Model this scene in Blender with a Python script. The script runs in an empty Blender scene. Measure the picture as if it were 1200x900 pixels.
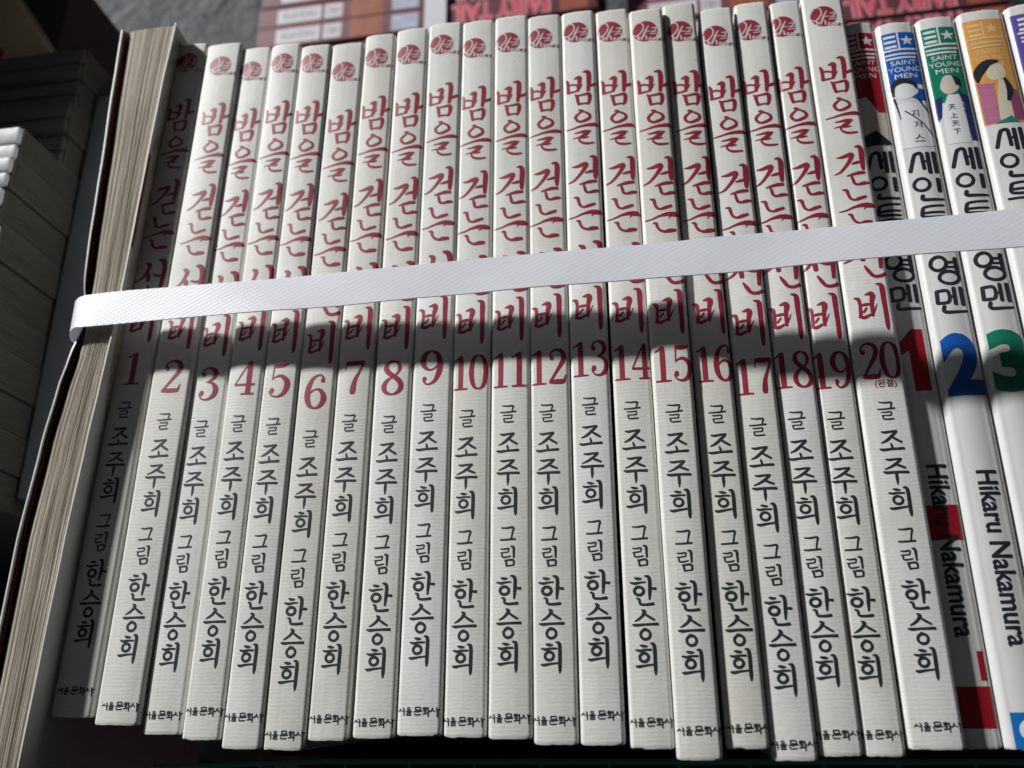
import bpy, bmesh, math, random
from mathutils import Vector, Matrix

random.seed(7)
MM = 0.001
scene = bpy.context.scene
COL = scene.collection

# ------------------------------------------------------------------ camera
# a phone held over the row of spines, tipped towards their heads and a little sideways
cam_data = bpy.data.cameras.new('camera')
cam = bpy.data.objects.new('camera', cam_data)
COL.objects.link(cam)
TH = math.radians(21.737)
PH = math.radians(9.9)
fw = Vector((0, math.sin(TH), -math.cos(TH)))
up = Vector((0, math.cos(TH), math.sin(TH)))
ri = Vector((1, 0, 0))
ROT = Matrix(((math.cos(PH), 0, math.sin(PH)), (0, 1, 0), (-math.sin(PH), 0, math.cos(PH))))
fw, up, ri = ROT @ fw, ROT @ up, ROT @ ri
m = Matrix((ri, up, -fw)).transposed().to_4x4()
m.translation = Vector((0.035372, -0.082026, 0.202673))
cam.matrix_world = m
cam_data.sensor_width = 36
cam_data.lens = 33.0
cam_data.clip_start = 0.005
cam_data.clip_end = 20
cam_data.dof.use_dof = True
cam_data.dof.focus_distance = 0.213
cam_data.dof.aperture_fstop = 15
scene.camera = cam

# ------------------------------------------------------------------ light
world = bpy.data.worlds.new('World')
scene.world = world
world.use_nodes = True
bg = world.node_tree.nodes['Background']
bg.inputs['Color'].default_value = (0.92, 0.96, 1.0, 1)
bg.inputs['Strength'].default_value = 0.027
wn = world.node_tree.nodes.new
wtc = wn('ShaderNodeTexCoord'); wsx = wn('ShaderNodeSeparateXYZ'); wmr = wn('ShaderNodeMapRange'); wmx = wn('ShaderNodeMix')
wmr.interpolation_type = 'SMOOTHSTEP'
wmr.inputs['From Min'].default_value = 0.0; wmr.inputs['From Max'].default_value = 0.9
wmx.data_type = 'RGBA'
wmx.inputs['A'].default_value = (0.03, 0.03, 0.032, 1); wmx.inputs['B'].default_value = (0.92, 0.96, 1.0, 1)
wl = world.node_tree.links.new
wl(wtc.outputs['Generated'], wsx.inputs['Vector']); wl(wsx.outputs['Z'], wmr.inputs['Value'])
wl(wmr.outputs['Result'], wmx.inputs['Factor']); wl(wmx.outputs['Result'], bg.inputs['Color'])

lamp_data = bpy.data.lights.new('stall_lamp', 'POINT')
lamp_data.energy = 640
lamp_data.color = (0.985, 0.99, 0.985)
lamp_data.shadow_soft_size = 0.09
lamp = bpy.data.objects.new('stall_lamp', lamp_data)
COL.objects.link(lamp)
lamp.location = Vector((-1.6, 1.57, 1.0)).normalized() * 3.2

glow_data = bpy.data.lights.new('soft_fill_light', 'AREA')  # wide fill light added beside the lamp to lift the shadows
glow_data.shape = 'DISK'
glow_data.size = 1.5
glow_data.energy = 1.6
glow_data.color = (0.95, 0.98, 1.0)
glow = bpy.data.objects.new('soft_fill_light', glow_data)
COL.objects.link(glow)
glow.location = Vector((-1.25, 1.35, 1.35)).normalized() * 1.9
glow.rotation_euler = (-glow.location).to_track_quat('-Z', 'Y').to_euler()

scene.view_settings.view_transform = 'Standard'
scene.view_settings.look = 'None'
scene.view_settings.exposure = 0.0
scene.view_settings.gamma = 1.0
scene.view_settings.use_curve_mapping = False

# ------------------------------------------------------------------ traced lettering (mm)
TITLE = [[[-2.87,16.0,0.42],[-2.52,16.98,0.72],[-2.49,18.46,0.66],[-2.45,20.23,0.78]],[[-0.82,15.82,0.3],[0.45,15.49,1.02],[0.57,16.69,0.9],[0.32,18.32,0.78],[0.04,19.93,0.6]],[[-2.26,17.83,0.42],[-1.35,17.59,0.48],[-0.02,18.01,0.48]],[[-2.74,20.19,0.48],[-1.45,20.01,0.48],[0.05,19.64,0.42],[1.33,17.73,0.15]],[[1.52,13.78,0.3],[2.72,13.74,0.84],[3.05,14.83,0.96],[2.98,17.42,0.9],[2.7,20.13,0.65]],[[2.93,18.59,0.48],[4.14,18.14,0.71],[4.99,17.71,0.36]],[[-0.75,20.99,0.36],[-0.24,21.54,0.71],[-0.09,22.83,0.65],[0.23,24.33,0.65]],[[-0.32,21.41,0.48],[1.32,21.21,0.54],[2.86,21.07,0.77],[3.1,22.2,0.83],[2.82,23.79,0.65],[2.35,24.34,0.53]],[[0.05,24.23,0.47],[1.33,24.05,0.47],[2.89,24.05,0.41]],[[0.06,26.04,0.35],[0.78,26.28,0.71],[1.5,26.81,0.35]],[[0.77,26.64,0.41],[-0.3,27.5,0.59],[-0.78,28.32,0.65],[-0.38,29.27,0.59],[0.48,29.74,0.59],[1.81,29.39,0.7],[2.87,28.65,0.64],[2.72,27.55,0.59],[1.5,26.67,0.41]],[[-3.28,32.0,0.24],[-1.51,31.68,0.35],[0.56,31.18,0.53],[2.61,30.92,0.76],[4.07,30.94,0.87],[5.27,31.28,0.47]],[[-1.23,33.23,0.23],[0.18,33.07,0.47],[1.64,32.91,0.7],[3.04,32.85,0.29]],[[2.66,32.94,0.41],[1.75,33.73,0.76],[0.76,34.3,0.64],[-0.04,34.69,0.41]],[[-1.59,34.84,0.18],[-0.19,34.67,0.41],[1.26,34.79,0.52],[2.43,34.67,0.29]],[[0.11,34.64,0.41],[0.01,35.5,0.44],[0.75,36.3,0.55],[2.04,36.64,0.58],[3.78,36.52,0.4]],[[-2.1,43.52,0.23],[-0.95,43.5,0.63],[0.36,43.15,0.86],[1.43,42.91,0.98],[1.28,43.77,0.86],[0.56,45.04,0.72],[-0.51,46.44,0.6],[-1.7,47.64,0.49],[-3.1,48.25,0.26]],[[2.48,40.78,0.29],[3.54,40.81,0.8],[3.85,42.05,0.97],[3.77,44.08,0.97],[3.69,46.78,0.74],[3.71,47.52,0.34]],[[1.19,45.6,0.29],[2.4,45.27,0.63],[3.55,45.07,0.51]],[[-0.34,48.92,0.28],[1.1,48.55,0.57],[2.53,48.25,0.74],[3.9,48.22,0.62]],[[0.66,48.83,0.4],[0.92,49.97,0.57],[1.2,51.1,0.57],[2.09,51.44,0.51],[3.37,51.16,0.73],[4.5,51.16,0.45]],[[-1.92,52.63,0.23],[-0.94,52.84,0.68],[-0.71,53.93,0.62],[-0.29,55.13,0.56],[0.61,55.66,0.51],[1.75,55.36,0.73],[3.32,54.89,0.62]],[[-3.31,58.62,0.28],[-1.62,58.35,0.37],[0.38,57.6,0.53],[2.36,57.23,0.89],[4.02,57.42,1.06],[5.12,57.71,0.61]],[[2.35,58.44,0.11],[3.03,57.7,0.39]],[[-1.44,59.48,0.28],[-0.7,59.66,0.62],[-0.46,60.65,0.53],[0.05,61.52,0.53],[1.14,62.12,0.56],[2.4,61.93,0.89],[3.78,61.86,0.66]],[[-1.01,66.59,0.44],[0.03,67.23,0.98],[-0.29,69.07,0.73],[-1.69,71.18,0.51],[-3.99,72.31,0.29]],[[-0.58,69.42,0.51],[0.11,70.28,0.94],[0.3,71.99,0.79]],[[2.53,65.74,0.44],[3.86,66.21,1.09],[4.39,68.3,0.97],[4.28,71.24,0.9],[4.0,74.15,0.57]],[[1.5,70.12,0.36],[2.99,70.49,0.58],[4.36,70.22,0.5]],[[0.41,73.38,0.34],[1.12,74.64,0.73],[2.07,76.03,0.68],[3.42,76.25,0.68],[4.98,75.68,0.76]],[[-3.0,81.49,0.27],[-2.12,81.78,0.73],[-1.89,82.8,0.59],[-1.92,84.59,0.62],[-2.06,86.37,0.64]],[[-0.53,80.81,0.22],[0.91,80.58,0.92],[1.11,81.41,0.97],[0.8,82.74,0.75],[0.68,85.12,0.67],[0.67,86.25,0.37]],[[-1.73,83.41,0.38],[-0.52,83.22,0.59],[0.56,83.17,0.38]],[[-2.53,86.18,0.27],[-1.34,86.43,0.64],[-0.11,85.94,0.48],[0.85,85.37,0.37],[1.9,83.2,0.13]],[[-1.36,85.18,0.38],[-0.5,84.06,0.38]],[[2.3,78.19,0.27],[3.36,78.5,0.81],[3.57,79.68,0.97],[3.55,82.39,0.88],[3.6,85.38,0.82],[3.57,88.33,0.79],[3.55,89.65,0.37]]]
AUTHOR = [[[-1.09,106.46,0.22],[0.11,106.64,0.31],[1.52,106.64,0.37],[1.44,107.26,0.3],[1.19,108.1,0.22]],[[-1.51,108.11,0.26],[-0.16,108.15,0.3],[2.13,108.0,0.35]],[[-0.83,108.85,0.22],[0.03,108.91,0.26],[1.23,108.87,0.26],[1.09,109.67,0.26]],[[-0.75,109.66,0.22],[1.14,109.67,0.24]],[[-0.64,109.67,0.3],[-0.49,110.48,0.26],[0.41,110.54,0.3],[1.6,110.5,0.28]],[[-1.51,113.44,0.26],[-0.76,113.62,0.43],[0.53,113.47,0.39],[1.72,113.41,0.43]],[[1.65,113.48,0.39],[0.5,114.54,0.49],[-0.61,115.49,0.45],[-1.81,116.05,0.22]],[[0.39,114.6,0.3],[1.33,115.27,0.45],[2.48,116.01,0.38]],[[0.12,116.21,0.3],[0.31,116.9,0.41],[0.36,117.46,0.34]],[[-2.28,117.42,0.3],[-1.53,117.64,0.49],[0.19,117.52,0.43],[2.75,117.44,0.49]],[[-1.43,119.82,0.26],[-0.64,119.97,0.43],[0.53,119.86,0.38],[1.77,119.84,0.4]],[[1.7,119.88,0.38],[0.61,120.82,0.47],[-0.59,121.57,0.4],[-1.88,122.08,0.19]],[[0.29,120.91,0.3],[1.33,121.41,0.44],[2.42,121.87,0.34]],[[-2.21,122.65,0.3],[-1.47,122.85,0.47],[0.44,122.8,0.42],[2.86,122.86,0.44]],[[0.33,122.9,0.47],[0.34,124.44,0.51],[0.28,125.63,0.19]],[[-0.85,126.55,0.25],[-0.18,126.74,0.48],[0.55,126.84,0.27]],[[-1.84,127.37,0.27],[-1.05,127.56,0.42],[0.01,127.46,0.36],[1.37,127.53,0.31]],[[-0.12,128.17,0.44],[0.35,128.31,0.44],[0.68,128.64,0.44],[0.79,129.08,0.44],[0.65,129.5,0.44],[0.29,129.8,0.44],[-0.18,129.89,0.44],[-0.65,129.75,0.44],[-0.98,129.42,0.44],[-1.09,128.99,0.44],[-0.95,128.56,0.44],[-0.6,128.26,0.44],[-0.12,128.17,0.44]],[[-2.03,130.71,0.29],[-1.36,130.91,0.48],[0.11,130.7,0.4],[1.78,130.5,0.31]],[[1.2,126.29,0.25],[1.85,126.41,0.55],[2.06,127.46,0.59],[2.05,130.04,0.58],[2.04,131.96,0.52],[2.02,132.6,0.21]],[[-1.09,135.38,0.21],[-0.05,135.46,0.29],[1.57,135.36,0.35],[1.41,136.37,0.29],[1.1,137.86,0.25]],[[-1.38,138.03,0.29],[-0.55,138.08,0.33],[2.03,137.96,0.35]],[[-1.25,140.05,0.21],[-0.47,140.14,0.29],[0.56,140.04,0.29],[0.43,140.79,0.25]],[[-1.28,140.94,0.21],[-0.5,140.9,0.25],[0.49,140.8,0.23]],[[-0.95,140.95,0.29],[-0.84,141.84,0.29],[0.08,141.91,0.29],[1.01,141.7,0.2]],[[0.98,139.58,0.21],[1.59,139.7,0.45],[1.66,140.53,0.41],[1.67,142.07,0.31]],[[-0.35,142.55,0.25],[-0.05,142.83,0.37],[0.06,143.86,0.31]],[[-0.05,142.63,0.27],[1.53,142.58,0.37],[1.61,143.71,0.3]],[[0.01,143.86,0.29],[1.65,143.71,0.26]],[[-1.19,146.35,0.24],[-0.59,146.58,0.51],[0.23,146.6,0.3]],[[-2.13,147.33,0.26],[-1.13,147.57,0.47],[-0.11,147.4,0.36],[1.07,147.34,0.26]],[[-0.34,148.32,0.51],[0.14,148.44,0.5],[0.49,148.76,0.5],[0.6,149.19,0.5],[0.46,149.6,0.5],[0.09,149.9,0.5],[-0.4,149.99,0.5],[-0.88,149.87,0.5],[-1.22,149.55,0.51],[-1.34,149.13,0.51],[-1.19,148.71,0.51],[-0.83,148.41,0.51],[-0.34,148.32,0.51]],[[0.96,146.02,0.24],[1.7,146.25,0.57],[1.97,147.06,0.57],[1.89,149.07,0.56],[1.74,150.95,0.32]],[[1.91,148.67,0.32],[3.17,148.75,0.46]],[[-1.02,150.67,0.24],[-0.43,150.89,0.46],[-0.22,151.83,0.44],[0.94,152.02,0.42],[2.51,151.87,0.48]],[[-0.04,153.08,0.24],[0.55,153.49,0.64],[0.02,154.36,0.48],[-0.81,155.02,0.42],[-1.58,155.39,0.2]],[[0.53,153.88,0.32],[1.51,154.59,0.44],[2.54,155.21,0.34]],[[-2.08,156.03,0.26],[-1.34,156.18,0.5],[0.36,156.09,0.4],[3.18,156.04,0.48]],[[0.52,157.14,0.46],[1.01,157.28,0.46],[1.36,157.65,0.46],[1.47,158.13,0.46],[1.32,158.61,0.45],[0.95,158.96,0.45],[0.45,159.07,0.46],[-0.04,158.93,0.46],[-0.39,158.57,0.46],[-0.51,158.09,0.46],[-0.36,157.61,0.46],[0.02,157.26,0.46],[0.52,157.14,0.46]],[[0.09,156.84,0.18],[0.68,156.99,0.32]],[[-0.74,160.26,0.24],[-0.09,160.41,0.49],[0.69,160.48,0.28]],[[-1.7,161.14,0.26],[-0.82,161.35,0.43],[0.17,161.18,0.37],[1.55,161.17,0.3]],[[-0.01,161.86,0.49],[0.44,161.98,0.49],[0.76,162.3,0.49],[0.87,162.72,0.49],[0.73,163.13,0.49],[0.39,163.43,0.49],[-0.07,163.53,0.49],[-0.51,163.41,0.49],[-0.83,163.1,0.49],[-0.94,162.68,0.49],[-0.81,162.27,0.49],[-0.46,161.97,0.49],[-0.01,161.86,0.49]],[[-1.8,164.34,0.28],[-1.22,164.5,0.49],[0.26,164.28,0.37],[1.99,164.12,0.29]],[[1.37,159.92,0.24],[1.99,160.07,0.55],[2.19,160.99,0.59],[2.17,163.46,0.59],[2.14,165.35,0.53],[2.1,166.19,0.21]]]
PUBLISHER = [[[-3.2,175.25,0.19],[-3.37,175.54,0.22],[-3.69,175.76,0.15]],[[-3.27,175.42,0.17],[-2.96,175.62,0.19]],[[-2.65,175.08,0.17],[-2.41,175.37,0.22],[-2.35,176.61,0.17]],[[-2.81,175.69,0.15],[-2.4,175.68,0.15]],[[-1.39,174.98,0.17],[-1.19,175.05,0.17],[-1.11,175.21,0.17],[-1.18,175.36,0.17],[-1.37,175.43,0.17],[-1.57,175.36,0.17],[-1.66,175.2,0.17],[-1.59,175.05,0.17],[-1.39,174.98,0.17]],[[-1.97,175.71,0.17],[-1.32,175.7,0.19],[-0.68,175.67,0.17]],[[-1.32,175.71,0.15],[-1.31,175.97,0.13]],[[-1.77,175.98,0.15],[-0.9,175.95,0.15],[-0.89,176.21,0.15]],[[-1.74,176.24,0.15],[-0.89,176.21,0.13]],[[-1.76,176.24,0.15],[-1.75,176.52,0.15],[-0.77,176.49,0.17]],[[0.08,174.92,0.17],[0.11,175.5,0.18]],[[0.05,174.96,0.18],[1.12,174.93,0.18],[1.16,175.5,0.18]],[[0.11,175.5,0.18],[1.18,175.47,0.18]],[[-0.25,175.78,0.17],[0.53,175.75,0.2],[1.52,175.67,0.2]],[[0.53,175.77,0.15],[0.54,176.01,0.13]],[[-0.11,176.06,0.17],[0.08,176.44,0.2],[1.29,176.38,0.18]],[[1.79,175.01,0.17],[2.47,175.02,0.17]],[[1.65,175.27,0.15],[2.63,175.24,0.15]],[[2.13,175.4,0.17],[2.32,175.46,0.17],[2.4,175.61,0.17],[2.33,175.75,0.17],[2.15,175.81,0.17],[1.97,175.75,0.17],[1.89,175.61,0.17],[1.95,175.46,0.17],[2.13,175.4,0.17]],[[2.15,175.84,0.15],[2.2,176.21,0.15]],[[1.69,176.25,0.17],[2.79,176.11,0.18]],[[2.76,174.97,0.2],[2.89,175.81,0.22],[2.89,176.82,0.17]],[[2.88,175.76,0.17],[3.23,175.73,0.17]],[[3.78,175.07,0.18],[3.61,175.51,0.22],[3.22,175.85,0.15]],[[3.68,175.38,0.17],[4.26,175.82,0.18]],[[4.55,175.02,0.2],[4.76,175.82,0.22],[4.76,176.86,0.16]],[[4.75,175.51,0.16],[5.33,175.31,0.18]]]
EMBLEM = [[[-3.39,0.37,0.15],[-3.32,-0.97,0.23],[-2.22,-2.75,0.25],[-0.93,-2.88,0.23],[-0.38,-1.5,0.23],[-0.97,0.08,0.25],[-2.3,1.28,0.28],[-3.26,0.73,0.18]],[[0.96,-1.69,0.15],[0.06,-0.09,0.33],[-0.55,1.49,0.35],[-1.14,2.8,0.18]],[[0.1,0.19,0.18],[1.5,0.15,0.13]],[[-1.98,1.33,0.25],[-1.88,2.01,0.28],[-1.88,2.68,0.23]],[[-1.88,2.62,0.2],[-1.17,1.79,0.23]],[[0.13,1.43,0.2],[0.21,2.11,0.28],[0.28,2.96,0.23]],[[1.74,-0.76,0.18],[3.01,-0.82,0.3],[2.52,0.04,0.23],[1.65,0.57,0.2]],[[1.58,0.56,0.15],[3.03,0.46,0.2]],[[1.25,1.18,0.2],[3.28,1.1,0.2]]]
EMBLEM_WORD = [[[[1.0,2.24,0.15],[0.9,3.09,0.15]],[[1.0,2.24,0.15],[1.43,2.44,0.15],[1.34,2.73,0.15],[0.95,2.66,0.15]],[[1.0,2.67,0.15],[1.47,2.94,0.15],[1.34,3.16,0.15],[0.9,3.09,0.15]]],[[[2.16,2.45,0.18],[2.33,2.6,0.17],[2.38,2.89,0.17],[2.27,3.15,0.17],[2.06,3.24,0.17],[1.88,3.09,0.17],[1.84,2.8,0.17],[1.95,2.54,0.18],[2.16,2.45,0.18]]],[[[3.04,2.6,0.17],[3.22,2.74,0.17],[3.27,3.03,0.17],[3.15,3.29,0.17],[2.95,3.38,0.17],[2.77,3.23,0.17],[2.73,2.94,0.17],[2.84,2.68,0.17],[3.04,2.6,0.17]]],[[[3.67,2.66,0.15],[3.56,3.51,0.15]],[[4.16,2.74,0.15],[3.66,3.09,0.15],[4.05,3.59,0.15]]],[[[5.04,2.91,0.15],[4.64,2.91,0.15],[4.6,3.18,0.15],[4.98,3.4,0.15],[4.9,3.65,0.15],[4.45,3.61,0.15]]]]
SYLLABLES = [[[-2.89,45.98,0.88],[-1.64,41.93,0.88],[-1.05,41.24,0.88],[0.08,41.27,0.88],[0.24,43.43,0.88],[0.29,45.71,0.87]],[[0.02,43.5,0.64],[1.64,43.5,0.64]],[[1.6,41.15,0.96],[1.52,46.86,0.95]],[[3.03,41.03,0.96],[3.05,46.79,0.95]],[[-0.68,48.35,0.75],[0.05,48.61,0.75],[0.57,49.15,0.75],[0.8,49.87,0.75],[0.68,50.63,0.75],[0.24,51.28,0.75],[-0.43,51.68,0.75],[-1.2,51.76,0.75],[-1.93,51.51,0.75],[-2.46,50.97,0.75],[-2.69,50.25,0.75],[-2.57,49.48,0.75],[-2.13,48.84,0.75],[-1.46,48.43,0.75],[-0.68,48.35,0.75]],[[2.95,48.67,0.95],[2.86,52.22,0.94]],[[-1.18,53.14,0.87],[-1.04,54.34,0.86],[3.37,54.49,0.55]],[[-1.78,57.08,0.86],[-1.17,56.42,0.7],[3.1,56.16,0.54]],[[-1.7,58.06,0.7],[2.96,57.99,0.54]],[[-1.75,56.85,0.78],[-1.77,59.02,0.78],[2.91,59.28,0.54]],[[-2.99,60.58,0.62],[3.1,60.5,0.62]],[[-0.39,70.16,0.81],[0.31,70.41,0.8],[0.82,70.96,0.8],[1.03,71.7,0.8],[0.9,72.49,0.8],[0.46,73.16,0.8],[-0.2,73.6,0.8],[-0.96,73.7,0.8],[-1.66,73.46,0.8],[-2.17,72.91,0.8],[-2.38,72.17,0.81],[-2.26,71.38,0.81],[-1.82,70.7,0.81],[-1.15,70.27,0.81],[-0.39,70.16,0.81]],[[0.85,71.78,0.59],[3.0,71.62,0.59]],[[0.65,72.99,0.51],[2.92,72.9,0.5]],[[3.16,70.66,0.93],[3.24,74.56,0.92]],[[1.45,74.08,0.76],[2.37,74.33,0.75],[3.05,74.85,0.75],[3.36,75.53,0.75],[3.24,76.24,0.75],[2.72,76.83,0.75],[1.9,77.21,0.75],[0.93,77.28,0.75],[0.02,77.03,0.75],[-0.67,76.52,0.76],[-0.99,75.84,0.76],[-0.87,75.13,0.76],[-0.35,74.53,0.76],[0.48,74.15,0.76],[1.45,74.08,0.76]],[[-2.15,79.11,0.84],[-2.29,82.1,0.83]],[[-2.24,79.1,0.75],[0.19,79.22,0.75],[0.05,81.9,0.75],[-2.37,82.09,0.75]],[[0.26,80.63,0.58],[1.52,80.64,0.58]],[[1.58,78.44,0.83],[1.49,82.57,0.83]],[[3.15,78.39,0.91],[3.14,82.72,0.91]],[[-1.09,82.99,0.83],[-0.91,84.49,0.83],[3.81,84.4,0.58]]]
BOOKS = {1:[-96.0116,114.3212,1.5152,-0.0204,188.0,10.3538,-0.4104,6.7027],2:[-85.3285,112.6636,1.7214,-0.0159,188.0,10.9467,-0.1926,8.0593],3:[-75.8375,110.7313,0.4777,-0.0116,188.0,9.3824,-0.704,8.2501],4:[-65.9353,109.5519,1.7055,-0.0107,188.0,9.1543,-0.5028,6.7401],5:[-56.6912,107.7453,1.8031,-0.0097,188.0,9.1378,-0.7431,6.3471],6:[-47.3832,107.4841,1.1773,-0.01,188.0,9.6239,-0.4645,9.927],7:[-37.9394,109.3606,0.9608,-0.0091,188.0,9.0401,-0.5877,8.2386],8:[-28.5,109.7928,1.1375,-0.0054,188.0,9.2198,-0.5538,9.0415],9:[-18.8447,110.2602,1.1315,-0.0042,188.0,9.7517,-0.8494,7.4256],10:[-9.5622,109.9024,0.9043,-0.0018,188.0,9.1832,-1.042,9.4458],11:[-0.0846,109.5784,1.3343,-0.0008,188.0,9.3452,-0.8644,9.0792],12:[9.0504,108.4636,1.2735,0.0008,188.0,9.3256,-1.0289,7.8203],13:[18.3262,108.3246,1.2583,0.0018,188.0,9.1015,-0.5653,7.0976],14:[27.5686,107.6337,1.0268,0.005,188.0,8.9456,-0.6364,7.4898],15:[36.7339,105.4505,2.0,0.0046,187.8932,9.153,-0.4111,7.5062],16:[45.5884,107.6092,0.2,0.0078,187.9987,8.6624,-0.2005,9.4761],17:[55.253,105.6216,-1.1,0.0036,188.179,9.0172,-0.6947,9.3301],18:[64.5939,107.1321,-2.3,0.0017,188.8776,8.5646,-1.1693,9.1394],19:[73.6404,106.6685,-3.0,-0.0023,188.4542,8.0751,-1.2721,8.3021],20:[83.1311,107.6617,-3.0,-0.0006,188.224,10.6271,-0.0994,7.5452]}


# ------------------------------------------------------------------ materials
def new_mat(name):
    mt = bpy.data.materials.new(name)
    mt.use_nodes = True
    nt = mt.node_tree
    return mt, nt, nt.nodes['Principled BSDF']

def mat_plain(name, col, rough=0.6, var=0.12, scale=120.0, bump=0.0, bscale=900.0, spec=0.4, metallic=0.0):
    """base colour broken up by noise, fine bump"""
    mt, nt, p = new_mat(name)
    N = nt.nodes.new
    tc = N('ShaderNodeTexCoord')
    nz = N('ShaderNodeTexNoise'); nz.inputs['Scale'].default_value = scale; nz.inputs['Detail'].default_value = 6
    nt.links.new(tc.outputs['Object'], nz.inputs['Vector'])
    mx = N('ShaderNodeMix'); mx.data_type = 'RGBA'
    mx.inputs['A'].default_value = (*[c * (1 - var) for c in col], 1)
    mx.inputs['B'].default_value = (*[min(1, c * (1 + var)) for c in col], 1)
    nt.links.new(nz.outputs['Fac'], mx.inputs['Factor'])
    nt.links.new(mx.outputs['Result'], p.inputs['Base Color'])
    p.inputs['Roughness'].default_value = rough
    p.inputs['Specular IOR Level'].default_value = spec
    p.inputs['Metallic'].default_value = metallic
    if bump:
        n2 = N('ShaderNodeTexNoise'); n2.inputs['Scale'].default_value = bscale; n2.inputs['Detail'].default_value = 5
        nt.links.new(tc.outputs['Object'], n2.inputs['Vector'])
        b = N('ShaderNodeBump'); b.inputs['Strength'].default_value = 1.0; b.inputs['Distance'].default_value = bump
        nt.links.new(n2.outputs['Fac'], b.inputs['Height'])
        nt.links.new(b.outputs['Normal'], p.inputs['Normal'])
    return mt

def mat_laid_paper():
    """off-white cover stock embossed with fine ribs across the spine, faintly soiled"""
    mt, nt, p = new_mat('laid_cover_stock')
    N, Lk = nt.nodes.new, nt.links.new
    tc = N('ShaderNodeTexCoord')
    oi = N('ShaderNodeObjectInfo')
    # tone of each copy
    ramp = N('ShaderNodeMix'); ramp.data_type = 'RGBA'
    ramp.inputs['A'].default_value = (0.70, 0.69, 0.645, 1)
    ramp.inputs['B'].default_value = (0.765, 0.77, 0.745, 1)
    Lk(oi.outputs['Random'], ramp.inputs['Factor'])
    add = N('ShaderNodeVectorMath'); add.operation = 'ADD'
    cm = N('ShaderNodeCombineXYZ')
    Lk(oi.outputs['Random'], cm.inputs['X']); Lk(oi.outputs['Random'], cm.inputs['Z'])
    Lk(tc.outputs['Object'], add.inputs[0]); Lk(cm.outputs['Vector'], add.inputs[1])
    # soiling
    n1 = N('ShaderNodeTexNoise'); n1.inputs['Scale'].default_value = 55; n1.inputs['Detail'].default_value = 8; n1.inputs['Roughness'].default_value = 0.65
    Lk(add.outputs['Vector'], n1.inputs['Vector'])
    r1 = N('ShaderNodeMapRange'); r1.inputs['From Min'].default_value = 0.48; r1.inputs['From Max'].default_value = 0.75
    r1.inputs['To Min'].default_value = 0.0; r1.inputs['To Max'].default_value = 0.45
    Lk(n1.outputs['Fac'], r1.inputs['Value'])
    mx = N('ShaderNodeMix'); mx.data_type = 'RGBA'
    mx.inputs['B'].default_value = (0.52, 0.49, 0.42, 1)
    Lk(ramp.outputs['Result'], mx.inputs['A']); Lk(r1.outputs['Result'], mx.inputs['Factor'])
    # specks
    n2 = N('ShaderNodeTexNoise'); n2.inputs['Scale'].default_value = 420; n2.inputs['Detail'].default_value = 2
    Lk(add.outputs['Vector'], n2.inputs['Vector'])
    r2 = N('ShaderNodeMapRange'); r2.inputs['From Min'].default_value = 0.745; r2.inputs['From Max'].default_value = 0.80
    r2.inputs['To Max'].default_value = 0.5
    Lk(n2.outputs['Fac'], r2.inputs['Value'])
    m2 = N('ShaderNodeMix'); m2.data_type = 'RGBA'; m2.inputs['B'].default_value = (0.25, 0.22, 0.19, 1)
    Lk(mx.outputs['Result'], m2.inputs['A']); Lk(r2.outputs['Result'], m2.inputs['Factor'])
    mq = N('ShaderNodeMapping'); mq.inputs['Scale'].default_value = (520, 7, 1)
    Lk(add.outputs['Vector'], mq.inputs['Vector'])
    nq = N('ShaderNodeTexNoise'); nq.inputs['Scale'].default_value = 1.0; nq.inputs['Detail'].default_value = 4
    Lk(mq.outputs['Vector'], nq.inputs['Vector'])
    rq = N('ShaderNodeMapRange'); rq.inputs['From Min'].default_value = 0.60; rq.inputs['From Max'].default_value = 0.78; rq.inputs['To Max'].default_value = 0.30
    Lk(nq.outputs['Fac'], rq.inputs['Value'])
    m3 = N('ShaderNodeMix'); m3.data_type = 'RGBA'; m3.inputs['B'].default_value = (0.42, 0.40, 0.36, 1)
    Lk(m2.outputs['Result'], m3.inputs['A']); Lk(rq.outputs['Result'], m3.inputs['Factor'])
    ns = N('ShaderNodeTexNoise'); ns.inputs['Scale'].default_value = 16; ns.inputs['Detail'].default_value = 3
    Lk(add.outputs['Vector'], ns.inputs['Vector'])
    rs = N('ShaderNodeMapRange'); rs.inputs['From Min'].default_value = 0.45; rs.inputs['From Max'].default_value = 0.7; rs.inputs['To Max'].default_value = 0.5
    Lk(ns.outputs['Fac'], rs.inputs['Value'])
    m4 = N('ShaderNodeMix'); m4.data_type = 'RGBA'; m4.inputs['B'].default_value = (0.69, 0.665, 0.595, 1)
    Lk(m3.outputs['Result'], m4.inputs['A']); Lk(rs.outputs['Result'], m4.inputs['Factor'])
    Lk(m4.outputs['Result'], p.inputs['Base Color'])
    p.inputs['Roughness'].default_value = 0.5
    p.inputs['Specular IOR Level'].default_value = 0.35
    # ribs: warped bands + woven grain
    n3 = N('ShaderNodeTexNoise'); n3.inputs['Scale'].default_value = 260; n3.inputs['Detail'].default_value = 3
    Lk(add.outputs['Vector'], n3.inputs['Vector'])
    sc = N('ShaderNodeVectorMath'); sc.operation = 'SCALE'; sc.inputs['Scale'].default_value = 0.0006
    sb = N('ShaderNodeVectorMath'); sb.operation = 'SUBTRACT'; sb.inputs[1].default_value = (0.5, 0.5, 0.5)
    Lk(n3.outputs['Color'], sb.inputs[0]); Lk(sb.outputs['Vector'], sc.inputs[0])
    ad2 = N('ShaderNodeVectorMath'); ad2.operation = 'ADD'
    Lk(add.outputs['Vector'], ad2.inputs[0]); Lk(sc.outputs['Vector'], ad2.inputs[1])
    wv = N('ShaderNodeTexWave'); wv.wave_type = 'BANDS'; wv.bands_direction = 'Y'; wv.wave_profile = 'SIN'
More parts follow.
